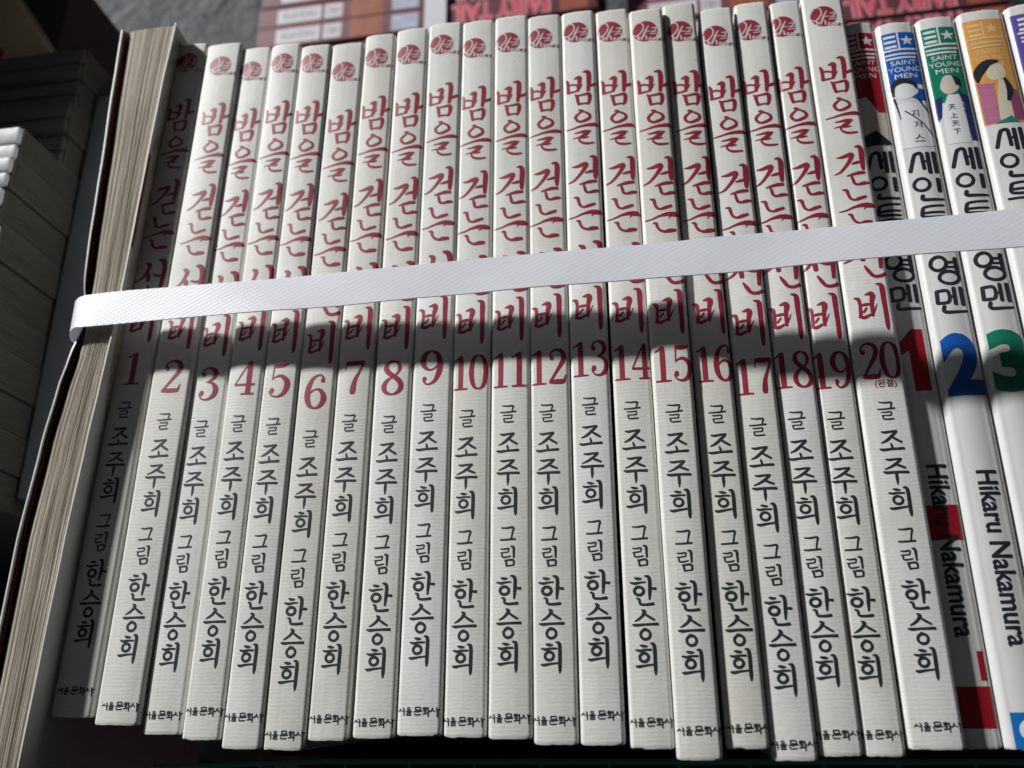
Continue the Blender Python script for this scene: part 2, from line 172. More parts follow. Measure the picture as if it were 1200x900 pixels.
    wv.inputs['Scale'].default_value = 375; wv.inputs['Distortion'].default_value = 0.0
    Lk(ad2.outputs['Vector'], wv.inputs['Vector'])
    mp = N('ShaderNodeMapping'); mp.inputs['Scale'].default_value = (0.55, 1.6, 1.0)
    Lk(add.outputs['Vector'], mp.inputs['Vector'])
    n4 = N('ShaderNodeTexNoise'); n4.inputs['Scale'].default_value = 1300; n4.inputs['Detail'].default_value = 3
    Lk(mp.outputs['Vector'], n4.inputs['Vector'])
    mul = N('ShaderNodeMath'); mul.operation = 'MULTIPLY'; mul.inputs[1].default_value = 1.7
    Lk(n4.outputs['Fac'], mul.inputs[0])
    n5 = N('ShaderNodeTexNoise'); n5.inputs['Scale'].default_value = 70; n5.inputs['Detail'].default_value = 2
    Lk(add.outputs['Vector'], n5.inputs['Vector'])
    m5 = N('ShaderNodeMath'); m5.operation = 'MULTIPLY'; m5.inputs[1].default_value = 6.0
    Lk(n5.outputs['Fac'], m5.inputs[0])
    wm = N('ShaderNodeMath'); wm.operation = 'MULTIPLY'; wm.inputs[1].default_value = 0.42
    n6 = N('ShaderNodeTexNoise'); n6.inputs['Scale'].default_value = 160; n6.inputs['Detail'].default_value = 4
    Lk(add.outputs['Vector'], n6.inputs['Vector'])
    w6 = N('ShaderNodeMath'); w6.operation = 'MULTIPLY'
    r6 = N('ShaderNodeMapRange'); r6.inputs['From Min'].default_value = 0.3; r6.inputs['From Max'].default_value = 0.7; r6.inputs['To Min'].default_value = 0.15; r6.inputs['To Max'].default_value = 1.5
    Lk(n6.outputs['Fac'], r6.inputs['Value'])
    Lk(wv.outputs['Fac'], w6.inputs[0]); Lk(r6.outputs['Result'], w6.inputs[1])
    Lk(w6.outputs['Value'], wm.inputs[0])
    s1 = N('ShaderNodeMath'); s1.operation = 'ADD'
    Lk(wm.outputs['Value'], s1.inputs[0]); Lk(mul.outputs['Value'], s1.inputs[1])
    s2 = N('ShaderNodeMath'); s2.operation = 'ADD'
    Lk(s1.outputs['Value'], s2.inputs[0]); Lk(m5.outputs['Value'], s2.inputs[1])
    m7 = N('ShaderNodeMapping'); m7.inputs['Scale'].default_value = (420, 9, 1)
    Lk(add.outputs['Vector'], m7.inputs['Vector'])
    n7 = N('ShaderNodeTexNoise'); n7.inputs['Scale'].default_value = 1.0; n7.inputs['Detail'].default_value = 3
    Lk(m7.outputs['Vector'], n7.inputs['Vector'])
    k7 = N('ShaderNodeMath'); k7.operation = 'MULTIPLY_ADD'; k7.inputs[1].default_value = 3.0
    Lk(n7.outputs['Fac'], k7.inputs[0]); Lk(s2.outputs['Value'], k7.inputs[2]); s2 = k7
    b = N('ShaderNodeBump'); b.inputs['Strength'].default_value = 1.0; b.inputs['Distance'].default_value = 0.000021
    Lk(s2.outputs['Value'], b.inputs['Height'])
    Lk(b.outputs['Normal'], p.inputs['Normal'])
    return mt

def mat_pages(name, c0, c1, axis):
    """paper edges seen on end: fine streaks running along the block"""
    mt, nt, p = new_mat(name)
    N, Lk = nt.nodes.new, nt.links.new
    tc = N('ShaderNodeTexCoord')
    mp = N('ShaderNodeMapping')
    mp.inputs['Scale'].default_value = {'y': (6000, 14, 40), 'x': (14, 2600, 40), 'z': (40, 40, 2600)}[axis]
    Lk(tc.outputs['Object'], mp.inputs['Vector'])
    nz = N('ShaderNodeTexNoise'); nz.inputs['Scale'].default_value = 1.0; nz.inputs['Detail'].default_value = 4
    Lk(mp.outputs['Vector'], nz.inputs['Vector'])
    n2 = N('ShaderNodeTexNoise'); n2.inputs['Scale'].default_value = 45; n2.inputs['Detail'].default_value = 5
    Lk(tc.outputs['Object'], n2.inputs['Vector'])
    ad = N('ShaderNodeMath'); ad.operation = 'MULTIPLY_ADD'; ad.inputs[1].default_value = 0.35
    Lk(n2.outputs['Fac'], ad.inputs[0]); Lk(nz.outputs['Fac'], ad.inputs[2])
    r = N('ShaderNodeMapRange'); r.inputs['From Min'].default_value = 0.45; r.inputs['From Max'].default_value = 0.9
    Lk(ad.outputs['Value'], r.inputs['Value'])
    mx = N('ShaderNodeMix'); mx.data_type = 'RGBA'
    mx.inputs['A'].default_value = (*c0, 1); mx.inputs['B'].default_value = (*c1, 1)
    Lk(r.outputs['Result'], mx.inputs['Factor'])
    Lk(mx.outputs['Result'], p.inputs['Base Color'])
    p.inputs['Roughness'].default_value = 0.85
    p.inputs['Specular IOR Level'].default_value = 0.15
    b = N('ShaderNodeBump'); b.inputs['Distance'].default_value = 0.00012
    Lk(nz.outputs['Fac'], b.inputs['Height']); Lk(b.outputs['Normal'], p.inputs['Normal'])
    return mt

def mat_strap():
    """woven white strapping: diagonal embossing with a little sheen"""
    mt, nt, p = new_mat('woven_white_strap')
    N, Lk = nt.nodes.new, nt.links.new
    tc = N('ShaderNodeTexCoord')
    nz = N('ShaderNodeTexNoise'); nz.inputs['Scale'].default_value = 90; nz.inputs['Detail'].default_value = 6
    Lk(tc.outputs['Object'], nz.inputs['Vector'])
    mx = N('ShaderNodeMix'); mx.data_type = 'RGBA'
    mx.inputs['A'].default_value = (0.80, 0.815, 0.87, 1); mx.inputs['B'].default_value = (0.85, 0.865, 0.91, 1)
    Lk(nz.outputs['Fac'], mx.inputs['Factor']); Lk(mx.outputs['Result'], p.inputs['Base Color'])
    p.inputs['Roughness'].default_value = 0.33
    p.inputs['Specular IOR Level'].default_value = 0.5
    hs = []
    for ang, scl in ((62, 290), (-58, 290)):
        mp = N('ShaderNodeMapping'); mp.inputs['Rotation'].default_value = (0, 0, math.radians(ang))
        Lk(tc.outputs['Object'], mp.inputs['Vector'])
        wv = N('ShaderNodeTexWave'); wv.bands_direction = 'X'; wv.inputs['Scale'].default_value = scl
        wv.inputs['Distortion'].default_value = 1.2; wv.inputs['Detail'].default_value = 2; wv.inputs['Detail Scale'].default_value = 2.0
        Lk(mp.outputs['Vector'], wv.inputs['Vector'])
        hs.append(wv)
    # diamonds near the left end, plain diagonals further on
    sx = N('ShaderNodeSeparateXYZ'); Lk(tc.outputs['Object'], sx.inputs['Vector'])
    r = N('ShaderNodeMapRange'); r.inputs['From Min'].default_value = -0.09; r.inputs['From Max'].default_value = -0.02
    r.inputs['To Min'].default_value = 0.9; r.inputs['To Max'].default_value = 0.3
    Lk(sx.outputs['X'], r.inputs['Value'])
    ml = N('ShaderNodeMath'); ml.operation = 'MULTIPLY'
    Lk(hs[1].outputs['Fac'], ml.inputs[0]); Lk(r.outputs['Result'], ml.inputs[1])
    ad = N('ShaderNodeMath'); ad.operation = 'ADD'
    Lk(hs[0].outputs['Fac'], ad.inputs[0]); Lk(ml.outputs['Value'], ad.inputs[1])
    b = N('ShaderNodeBump'); b.inputs['Distance'].default_value = 0.000011
    Lk(ad.outputs['Value'], b.inputs['Height']); Lk(b.outputs['Normal'], p.inputs['Normal'])
    # thin woven plastic lets some light through
    tr = N('ShaderNodeBsdfTranslucent'); Lk(mx.outputs['Result'], tr.inputs['Color']); Lk(b.outputs['Normal'], tr.inputs['Normal'])
    ms = N('ShaderNodeMixShader'); ms.inputs['Fac'].default_value = 0.27
    Lk(p.outputs['BSDF'], ms.inputs[1]); Lk(tr.outputs['BSDF'], ms.inputs[2])
    Lk(ms.outputs['Shader'], nt.nodes['Material Output'].inputs['Surface'])
    return mt

def mat_tarp():
    mt, nt, p = new_mat('grey_tarpaulin')
    N, Lk = nt.nodes.new, nt.links.new
    tc = N('ShaderNodeTexCoord')
    nz = N('ShaderNodeTexNoise'); nz.inputs['Scale'].default_value = 14; nz.inputs['Detail'].default_value = 8
    Lk(tc.outputs['Object'], nz.inputs['Vector'])
    mx = N('ShaderNodeMix'); mx.data_type = 'RGBA'
    mx.inputs['A'].default_value = (0.022, 0.028, 0.031, 1); mx.inputs['B'].default_value = (0.060, 0.060, 0.064, 1)
    Lk(nz.outputs['Fac'], mx.inputs['Factor']); Lk(mx.outputs['Result'], p.inputs['Base Color'])
    p.inputs['Roughness'].default_value = 0.75
    n2 = N('ShaderNodeTexNoise'); n2.inputs['Scale'].default_value = 40; n2.inputs['Detail'].default_value = 6; n2.inputs['Distortion'].default_value = 1.5
    Lk(tc.outputs['Object'], n2.inputs['Vector'])
    b = N('ShaderNodeBump'); b.inputs['Distance'].default_value = 0.006
    Lk(n2.outputs['Fac'], b.inputs['Height']); Lk(b.outputs['Normal'], p.inputs['Normal'])
    return mt

M = {}
M['laid'] = mat_laid_paper()
M['pages_y'] = mat_pages('page_edges', (0.37, 0.325, 0.255), (0.63, 0.575, 0.485), 'y')
M['pages_z'] = mat_pages('page_edges_white', (0.42, 0.39, 0.33), (0.70, 0.67, 0.60), 'x')
M['red_ink'] = mat_plain('dark_red_ink', (0.28, 0.015, 0.04), 0.5, 0.22, 900)
M['emblem_ink'] = mat_plain('emblem_red_ink', (0.27, 0.022, 0.045), 0.5, 0.16, 700)
M['emblem_white'] = mat_plain('emblem_reversed_out', (0.66, 0.55, 0.55), 0.5, 0.1)
M['black_ink'] = mat_plain('black_ink', (0.020, 0.027, 0.027), 0.5, 0.3, 800)
M['strap'] = mat_strap()
M['tarp'] = mat_tarp()
M['white_cover'] = mat_plain('white_cover', (0.70, 0.70, 0.67), 0.4, 0.07, 60, 0.00003, 500)
M['cover_edge'] = mat_plain('cut_cover_edge', (0.78, 0.77, 0.74), 0.6, 0.06)
M['endpaper'] = mat_plain('dark_red_endpaper', (0.16, 0.018, 0.03), 0.6, 0.2)
M['picture'] = mat_plain('red_brown_print', (0.26, 0.055, 0.03), 0.35, 0.5, 110)
M['gloss_white'] = mat_plain('glossy_white_cover', (0.68, 0.675, 0.665), 0.3, 0.08, 50, 0.00002, 350, 0.5)
M['charcoal'] = mat_plain('charcoal_ink', (0.022, 0.026, 0.034), 0.3, 0.2, 500)
M['card_dark'] = mat_plain('dark_cardboard', (0.045, 0.04, 0.036), 0.85, 0.25, 60, 0.0001, 300)
M['slate'] = mat_plain('slate_plastic', (0.17, 0.19, 0.215), 0.5, 0.15, 60, 0.00005, 300)
M['green_wire'] = mat_plain('green_plastic_wire', (0.09, 0.60, 0.47), 0.4, 0.2)
M['shade_sheet'] = mat_plain('shade_black', (0.012, 0.012, 0.014), 0.6, 0.2)  # near-black colour standing in for the shade below the row
M['rose'] = mat_plain('rose_cover', (0.66, 0.19, 0.23), 0.5, 0.15, 60)
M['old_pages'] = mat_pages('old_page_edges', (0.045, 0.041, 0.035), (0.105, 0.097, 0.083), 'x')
M['old_cover'] = mat_plain('old_brown_grey_cover', (0.075, 0.069, 0.060), 0.7, 0.25, 40, 0.0001, 250)
M['old_spine'] = mat_plain('old_white_spine', (0.66, 0.67, 0.68), 0.35, 0.12, 200, 0.0001, 300)
M['tan_cover'] = mat_plain('tan_cover', (0.50, 0.40, 0.22), 0.55, 0.25, 40)
M['bright_red'] = mat_plain('red_print', (0.60, 0.03, 0.04), 0.5, 0.2, 100)
M['maroon'] = mat_plain('maroon_cover', (0.13, 0.035, 0.05), 0.65, 0.25, 60)
M['pale_panel'] = mat_plain('pale_grey_panel', (0.60, 0.58, 0.60), 0.45, 0.12, 90)
M['grey_letter'] = mat_plain('grey_letter_ink', (0.16, 0.15, 0.20), 0.5, 0.2)
M['orange_pic'] = mat_plain('orange_picture', (0.30, 0.085, 0.045), 0.5, 0.6, 130)
M['blue_emblem'] = mat_plain('pale_blue_emblem', (0.40, 0.42, 0.52), 0.45, 0.35, 180)
M['logo_red'] = mat_plain('logo_red', (0.62, 0.06, 0.10), 0.45, 0.2)
M['logo_pale'] = mat_plain('logo_pale_outline', (0.62, 0.36, 0.38), 0.45, 0.2)
M['sky_blue'] = mat_plain('blue_print', (0.012, 0.10, 0.42), 0.28, 0.15, 80)
M['print_red'] = mat_plain('bright_red_print', (0.38, 0.012, 0.022), 0.28, 0.1)
M['print_green'] = mat_plain('green_print', (0.010, 0.19, 0.115), 0.28, 0.15, 80)
M['print_orange'] = mat_plain('orange_print', (0.66, 0.32, 0.085), 0.28, 0.12, 80)
M['print_purple'] = mat_plain('purple_print', (0.10, 0.08, 0.30), 0.28, 0.12, 80)
M['print_white'] = mat_plain('white_print', (0.72, 0.73, 0.75), 0.28, 0.05)
M['print_peach'] = mat_plain('pale_peach_print', (0.74, 0.50, 0.26), 0.28, 0.08)
M['pale_skin'] = mat_plain('pale_cream_print', (0.62, 0.56, 0.45), 0.3, 0.06)
M['navy'] = mat_plain('navy_print', (0.02, 0.035, 0.14), 0.28, 0.2)
M['pink'] = mat_plain('dusty_pink_print', (0.42, 0.15, 0.26), 0.28, 0.25, 200)
M['pink_dark'] = mat_plain('dark_pink_print', (0.26, 0.07, 0.15), 0.28, 0.2)
M['teal'] = mat_plain('teal_print', (0.02, 0.22, 0.18), 0.28, 0.2)
M['logo_blue'] = mat_plain('publisher_blue', (0.01, 0.14, 0.45), 0.28, 0.1)

# ------------------------------------------------------------------ helpers
def obj(name, verts, faces, mat, parent=None, smooth=True, angle=35):
    """one mesh object, coordinates in mm"""
    me = bpy.data.meshes.new(name)
    me.from_pydata([(a * MM, b * MM, c * MM) for a, b, c in verts], [], faces)
    me.validate()
    me.materials.append(mat)
    if smooth:
        me.polygons.foreach_set('use_smooth', [True] * len(me.polygons))
        me.set_sharp_from_angle(angle=math.radians(angle))
    me.update()
    o = bpy.data.objects.new(name, me)
    COL.objects.link(o)
    if parent:
        o.parent = parent
    return o

def thing(name, label, cat, loc=(0, 0, 0), rotz=0.0, group=None):
    o = bpy.data.objects.new(name, None)
    o.empty_display_size = 0.01
    COL.objects.link(o)
    o.location = Vector(loc) * MM
    o.rotation_euler = (0, 0, rotz)
    o['label'] = label
    o['category'] = cat
    if group:
        o['group'] = group
    return o

def tag(o, label, cat, group=None):
    o['label'] = label; o['category'] = cat
    if group: o['group'] = group
    return o

class MB:
    def __init__(s): s.v, s.f = [], []
    def add(s, v, f):
        n = len(s.v); s.v += v; s.f += [tuple(i + n for i in q) for q in f]
    def box(s, x0, x1, y0, y1, z0, z1, bev=0.0):
        bm = bmesh.new()
        bmesh.ops.create_cube(bm, size=1)
        for v in bm.verts:
            v.co = Vector((x0 + (v.co.x + .5) * (x1 - x0), y0 + (v.co.y + .5) * (y1 - y0), z0 + (v.co.z + .5) * (z1 - z0)))
        if bev:
            bmesh.ops.bevel(bm, geom=bm.edges[:], offset=bev, segments=2, affect='EDGES', profile=0.6)
        bm.verts.index_update()
        s.add([tuple(v.co) for v in bm.verts], [tuple(v.index for v in f.verts) for f in bm.faces])
        bm.free()
    def tube(s, pts, r, n=8):
        pts = [Vector(p) for p in pts]
        rings = []
        for i, p in enumerate(pts):
            t = (pts[min(i + 1, len(pts) - 1)] - pts[max(i - 1, 0)]).normalized()
            a = t.orthogonal().normalized() if abs(t.z) < 0.9 else Vector((1, 0, 0))
            if abs(t.z) < 0.9: a = t.cross(Vector((0, 0, 1))).normalized()
            b = t.cross(a)
            rings.append([tuple(p + r * (math.cos(2 * math.pi * k / n) * a + math.sin(2 * math.pi * k / n) * b)) for k in range(n)])
        v = [q for rg in rings for q in rg]
        f = [(i * n + k, i * n + (k + 1) % n, (i + 1) * n + (k + 1) % n, (i + 1) * n + k) for i in range(len(pts) - 1) for k in range(n)]
        f += [tuple(range(n))[::-1], tuple((len(pts) - 1) * n + k for k in range(n))]
        s.add(v, f)
    def build(s, name, mat, parent=None, smooth=True, angle=35):
        return obj(name, s.v, s.f, mat, parent, smooth, angle)

# --- the rounded back of a paperback: arc length s across -> (x, z), outward normal
class Spine:
    def __init__(self, w, r=0.9, crown=0.12, seed=0):
        rn = random.Random(seed)
        self.ph = [rn.uniform(0, 6.28) for _ in range(4)]
        self.w, self.r, self.a, self.c = w, r, w / 2 - r, crown
        self.chips = [(rn.uniform(-w / 2, w / 2), rn.uniform(.3, 1.0), rn.uniform(0, .15)) for _ in range(6)]
        self.q = r * math.pi / 2
    def wave(self, s, v):
        ph = self.ph
        k = 0.3 if abs(s) > self.a + self.q else 1.0
        return k * 0.5 * (0.07 * math.sin(v / 21 + ph[0]) * math.cos(s * .5 + ph[1]) + 0.05 * math.sin(v / 9 + ph[2]))
    def at(self, s, off=0.0):
        sg = 1 if s >= 0 else -1
        t = abs(s)
        if t <= self.a:
            x, z, nx, nz = t, -self.c * (t / self.a) ** 2, 2 * self.c * t / self.a ** 2, 1.0
            l = math.hypot(nx, nz); nx /= l; nz /= l
        elif t <= self.a + self.q:
            an = (t - self.a) / self.r
            x, z = self.a + self.r * math.sin(an), -self.c - self.r * (1 - math.cos(an))
            nx, nz = math.sin(an), math.cos(an)
        else:
            x, z, nx, nz = self.w / 2, -self.c - self.r - (t - self.a - self.q), 1.0, 0.0
        return (sg * (x + nx * off), z + nz * off)

def catmull(p, step):
    """resample a stroke (x, y, w) smoothly"""
    if len(p) == 2:
        n = max(1, int(math.hypot(p[1][0] - p[0][0], p[1][1] - p[0][1]) / step))
        return [tuple(p[0][k] + (p[1][k] - p[0][k]) * i / n for k in range(3)) for i in range(n + 1)]
    out = []
    closed = math.hypot(p[0][0] - p[-1][0], p[0][1] - p[-1][1]) < 1e-3
    for i in range(len(p) - 1):
        a = p[i - 1] if i else (p[-2] if closed else p[0])
        b, c = p[i], p[i + 1]
        d = p[i + 2] if i + 2 < len(p) else (p[1] if closed else p[-1])
        n = max(2, int(math.hypot(c[0] - b[0], c[1] - b[1]) / step))
        for j in range(n):
            t = j / n
            out.append(tuple(0.5 * (2 * b[k] + (c[k] - a[k]) * t + (2 * a[k] - 5 * b[k] + 4 * c[k] - d[k]) * t * t + (3 * b[k] - a[k] - 3 * c[k] + d[k]) * t ** 3) for k in range(3)))
    out.append(tuple(p[-1]))
    return out

def stroke(pts, cap=0.5, step=0.22, straight=False):
    """flat pen stroke -> (verts (s, v), quads); caps rounded by a tapering end"""
    p = [tuple(q) for q in pts] if straight else catmull([tuple(q) for q in pts], step)
    closed = math.hypot(p[0][0] - p[-1][0], p[0][1] - p[-1][1]) < 1e-3
    if cap and not closed:
        def ext(a, b):
            dx, dy = a[0] - b[0], a[1] - b[1]
            l = math.hypot(dx, dy) or 1
            r = a[2] / 2 * cap
            return [(a[0] + dx / l * r * k, a[1] + dy / l * r * k, a[2] * wk) for k, wk in ((0.55, 0.84), (0.9, 0.45), (1.0, 0.12))]
        p = ext(p[0], p[1])[::-1] + p + ext(p[-1], p[-2])
    V, F = [], []
    n = len(p)
    nx = max(1, int(max(q[2] for q in p) / 0.34))
    for i in range(n):
        a, b = p[max(i - 1, 0)], p[min(i + 1, n - 1)]
        if closed and i in (0, n - 1): a, b = p[n - 2], p[1]
        dx, dy = b[0] - a[0], b[1] - a[1]
        l = math.hypot(dx, dy) or 1
        px, py = -dy / l, dx / l
        w = max(p[i][2], 0.02) / 2
        for k in range(nx + 1):
            t = -1 + 2 * k / nx
            V.append((p[i][0] + px * w * t, p[i][1] + py * w * t))
    for i in range(n - 1):
        for k in range(nx):
            q = i * (nx + 1) + k
            F.append((q, q + 1, q + nx + 2, q + nx + 1))
    return V, F

class Print:
    """flat print that follows the rounded spine; (s, v) in mm, s from the middle, v from the head"""
    def __init__(self, sp, base=0.03): self.sp, self.base, self.v, self.f, self.n = sp, base, [], [], 0
    def raw(self, V, F, du=0, dv=0):
        off = self.base + 0.0035 * (self.n % 7)
        self.n += 1
        n = len(self.v)
        for s, v in V:
            x, z = self.sp.at(s + du, off + self.sp.wave(s + du, v + dv))
            self.v.append((x, -(v + dv), z))
        for q in F:
            a, b, c = (self.v[n + q[0]], self.v[n + q[1]], self.v[n + q[2]])
            # wind every face outwards
            s0, s1, s2 = V[q[0]], V[q[1]], V[q[2]]
            cr = (s1[0] - s0[0]) * -(s2[1] - s0[1]) + (s1[1] - s0[1]) * (s2[0] - s0[0])
            q = tuple(i + n for i in q)
            self.f.append(q if cr > 0 else q[::-1])
    def strokes(self, L, du=0, dv=0, cap=0.5, step=0.22, wt=1.0):
        for p in L: self.raw(*stroke([(a, b, c * wt) for a, b, c in p], cap, step), du, dv)
    def rect(self, s0, s1, v0, v1, cell=0.3):
        ns, nv = max(1, int((s1 - s0) / cell)), max(1, int((v1 - v0) / 4))
        V = [(s0 + (s1 - s0) * i / ns, v0 + (v1 - v0) * j / nv) for j in range(nv + 1) for i in range(ns + 1)]
        F = [(j * (ns + 1) + i, j * (ns + 1) + i + 1, (j + 1) * (ns + 1) + i + 1, (j + 1) * (ns + 1) + i) for j in range(nv) for i in range(ns)]
        self.raw(V, F)
    def disc(self, cs, cv, rs, rv, rot=0.0, rings=5, seg=36, wob=0.0):
        V, F = [(cs, cv)], []
        for r in range(1, rings + 1):
            for k in range(seg):
                a = 2 * math.pi * k / seg
                kk = r / rings * (1 + wob * math.sin(3 * a + 1) + wob * .6 * math.sin(5 * a))
                x, y = rs * kk * math.cos(a), rv * kk * math.sin(a)
                V.append((cs + x * math.cos(rot) - y * math.sin(rot), cv + x * math.sin(rot) + y * math.cos(rot)))
        for k in range(seg): F.append((0, 1 + k, 1 + (k + 1) % seg))
        for r in range(rings - 1):
            for k in range(seg):
                a, b = 1 + r * seg + k, 1 + r * seg + (k + 1) % seg
                F.append((a, b, b + seg, a + seg))
        self.raw(V, F)
    def poly(self, pts):
        """filled outline, cut into small faces so it follows the curve"""
        V, F = fill_poly(pts)
        self.raw(V, F)
    def text(self, body, cs, cv, height, width=None, bold=0.0, rot=0.0, caps=0.727):
        V, F = text_mesh(body, bold, 0.04 if height > 8 else 0.22)
        if not V: return
        x0, x1 = min(v[0] for v in V), max(v[0] for v in V)
        y0, y1 = min(v[1] for v in V), max(v[1] for v in V)
        sy = height / (y1 - y0)
        sx = width / (x1 - x0) if width else sy
        c, s = math.cos(rot), math.sin(rot)
        out = []
        for x, y in V:
            a, b = (x - (x0 + x1) / 2) * sx, -(y - (y0 + y1) / 2) * sy
            out.append((cs + a * c - b * s, cv + a * s + b * c))
        self.raw(out, F)
    def build(self, name, mat, parent):
        return obj(name, self.v, self.f, mat, parent, True, 60)

def cut_small(bm, size, rounds=3):
    for _ in range(rounds):
        e = [e for e in bm.edges if e.calc_length() > size]
        if not e: break
        bmesh.ops.subdivide_edges(bm, edges=e, cuts=1)
        bmesh.ops.triangulate(bm, faces=[f for f in bm.faces if len(f.verts) > 3])

def fill_poly(pts, size=0.6):
    bm = bmesh.new()
    f0 = bm.faces.new([bm.verts.new((a, b, 0)) for a, b in pts])
    f0.normal_update()
    bmesh.ops.triangulate(bm, faces=bm.faces[:])
    cut_small(bm, size, 6)
    bm.verts.index_update()
    r = [(v.co.x, v.co.y) for v in bm.verts], [tuple(v.index for v in f.verts) for f in bm.faces]
    bm.free()
    return r

TEXT_CACHE = {}
def text_mesh(body, bold=0.0, fine=0.22):
    key = (body, bold, fine)
    if key in TEXT_CACHE: return TEXT_CACHE[key]
    cu = bpy.data.curves.new('text', 'FONT')
    cu.body = body; cu.size = 1.0; cu.offset = bold; cu.resolution_u = 4
    o = bpy.data.objects.new('text', cu)
    COL.objects.link(o)
    dg = bpy.context.evaluated_depsgraph_get()
    dg.update()
    me = o.evaluated_get(dg).to_mesh()
    bm = bmesh.new(); bm.from_mesh(me)
    o.evaluated_get(dg).to_mesh_clear()
    bmesh.ops.remove_doubles(bm, verts=bm.verts[:], dist=1e-5)
    bmesh.ops.triangulate(bm, faces=bm.faces[:])
    cut_small(bm, fine, 5)
    bm.verts.index_update()
    r = [(v.co.x, v.co.y) for v in bm.verts], [tuple(v.index for v in f.verts) for f in bm.faces]
    bm.free()
    bpy.data.objects.remove(o); bpy.data.curves.remove(cu)
    TEXT_CACHE[key] = r
    return r

def flip_text(V, ang):
    c, s = math.cos(ang), math.sin(ang)
    return [(x * c - y * s, x * s + y * c) for x, y in V]

# --- paperback with its back towards us: cover (one folded sheet) and page block
SKEW = 0.06    # the stacked books lean back a little: deeper down they sit nearer the far side
def paperback(root, w, L, depth, sp, cover_mat, page_mat, seed=0, cover_thick=0.32, ragged=0.022):
    ss = []
    n1 = 14
    for i in range(n1 + 1): ss.append(-sp.a + 2 * sp.a * i / n1)
    arc = [sp.a + sp.q * k / 10 for k in range(1, 11)]
    side = [sp.a + sp.q + d for d in (2, 8, 30, depth - sp.r)]
    S = [-s for s in side[::-1]] + [-s for s in arc[::-1]] + ss + arc + side
    vs = [0.0, 0.25, 0.8] + [L * k / 44 for k in range(1, 44)] + [L - 0.8, L - 0.25, L]
    ph = sp.ph
    V, F = [], []
    for side_k in (0, 1):
        for j, v in enumerate(vs):
            e = 0.10 if v in (0.0, L) else (0.02 if v in (0.25, L - 0.25) else 0.0)
            for i, s in enumerate(S):
                off = -e + sp.wave(s, v) - (cover_thick if side_k else 0)
                x, z = sp.at(s, off)
                vv = v
                if v < 1 or v > L - 1:
                    vv += ragged * math.sin(s * 1.3 + ph[3]) * (1 if v < 1 else -1) + ragged * .6 * math.sin(s * 3.7 + ph[0])
                    if side_k == 0:
                        pull = 0.28 * max(0, (abs(s) - sp.a * 0.9) / (sp.q + sp.a * .1)) if abs(s) < sp.a + sp.q else 0.28
                        pull += sum(am * math.exp(-((s - s0) / wd_) ** 2) for s0, wd_, am in (sp.chips[:3] if v < 1 else sp.chips[3:]))
                        vv += pull * (1 if v < 1 else -1)
                V.append((x, -vv - SKEW * z, z))
    ns, nv = len(S), len(vs)
    base = ns * nv
    for j in range(nv - 1):
        for i in range(ns - 1):
            a = j * ns + i
            F.append((a, a + ns, a + ns + 1, a + 1))
            F.append((base + a, base + a + 1, base + a + ns + 1, base + a + ns))
    for i in range(ns - 1):
        F.append((i, i + 1, base + i + 1, base + i))
        a = (nv - 1) * ns + i
        F.append((a, base + a, base + a + 1, a + 1))
    for j in range(nv - 1):
        a = j * ns
        F.append((a, base + a, base + a + ns, a + ns))
        a = j * ns + ns - 1
        F.append((a, a + ns, base + a + ns, base + a))
    obj('cover', V, F, cover_mat, root, True, 50)
    mb = MB()
    mb.box(-w / 2 + cover_thick + .04, w / 2 - cover_thick - .04, -(L - 0.5), -0.5, -depth + 0.4, -sp.c - cover_thick - 0.5)
    mb.v = [(x, y - SKEW * z, z) for x, y, z in mb.v]
    mb.build('page_block', page_mat, root, False)

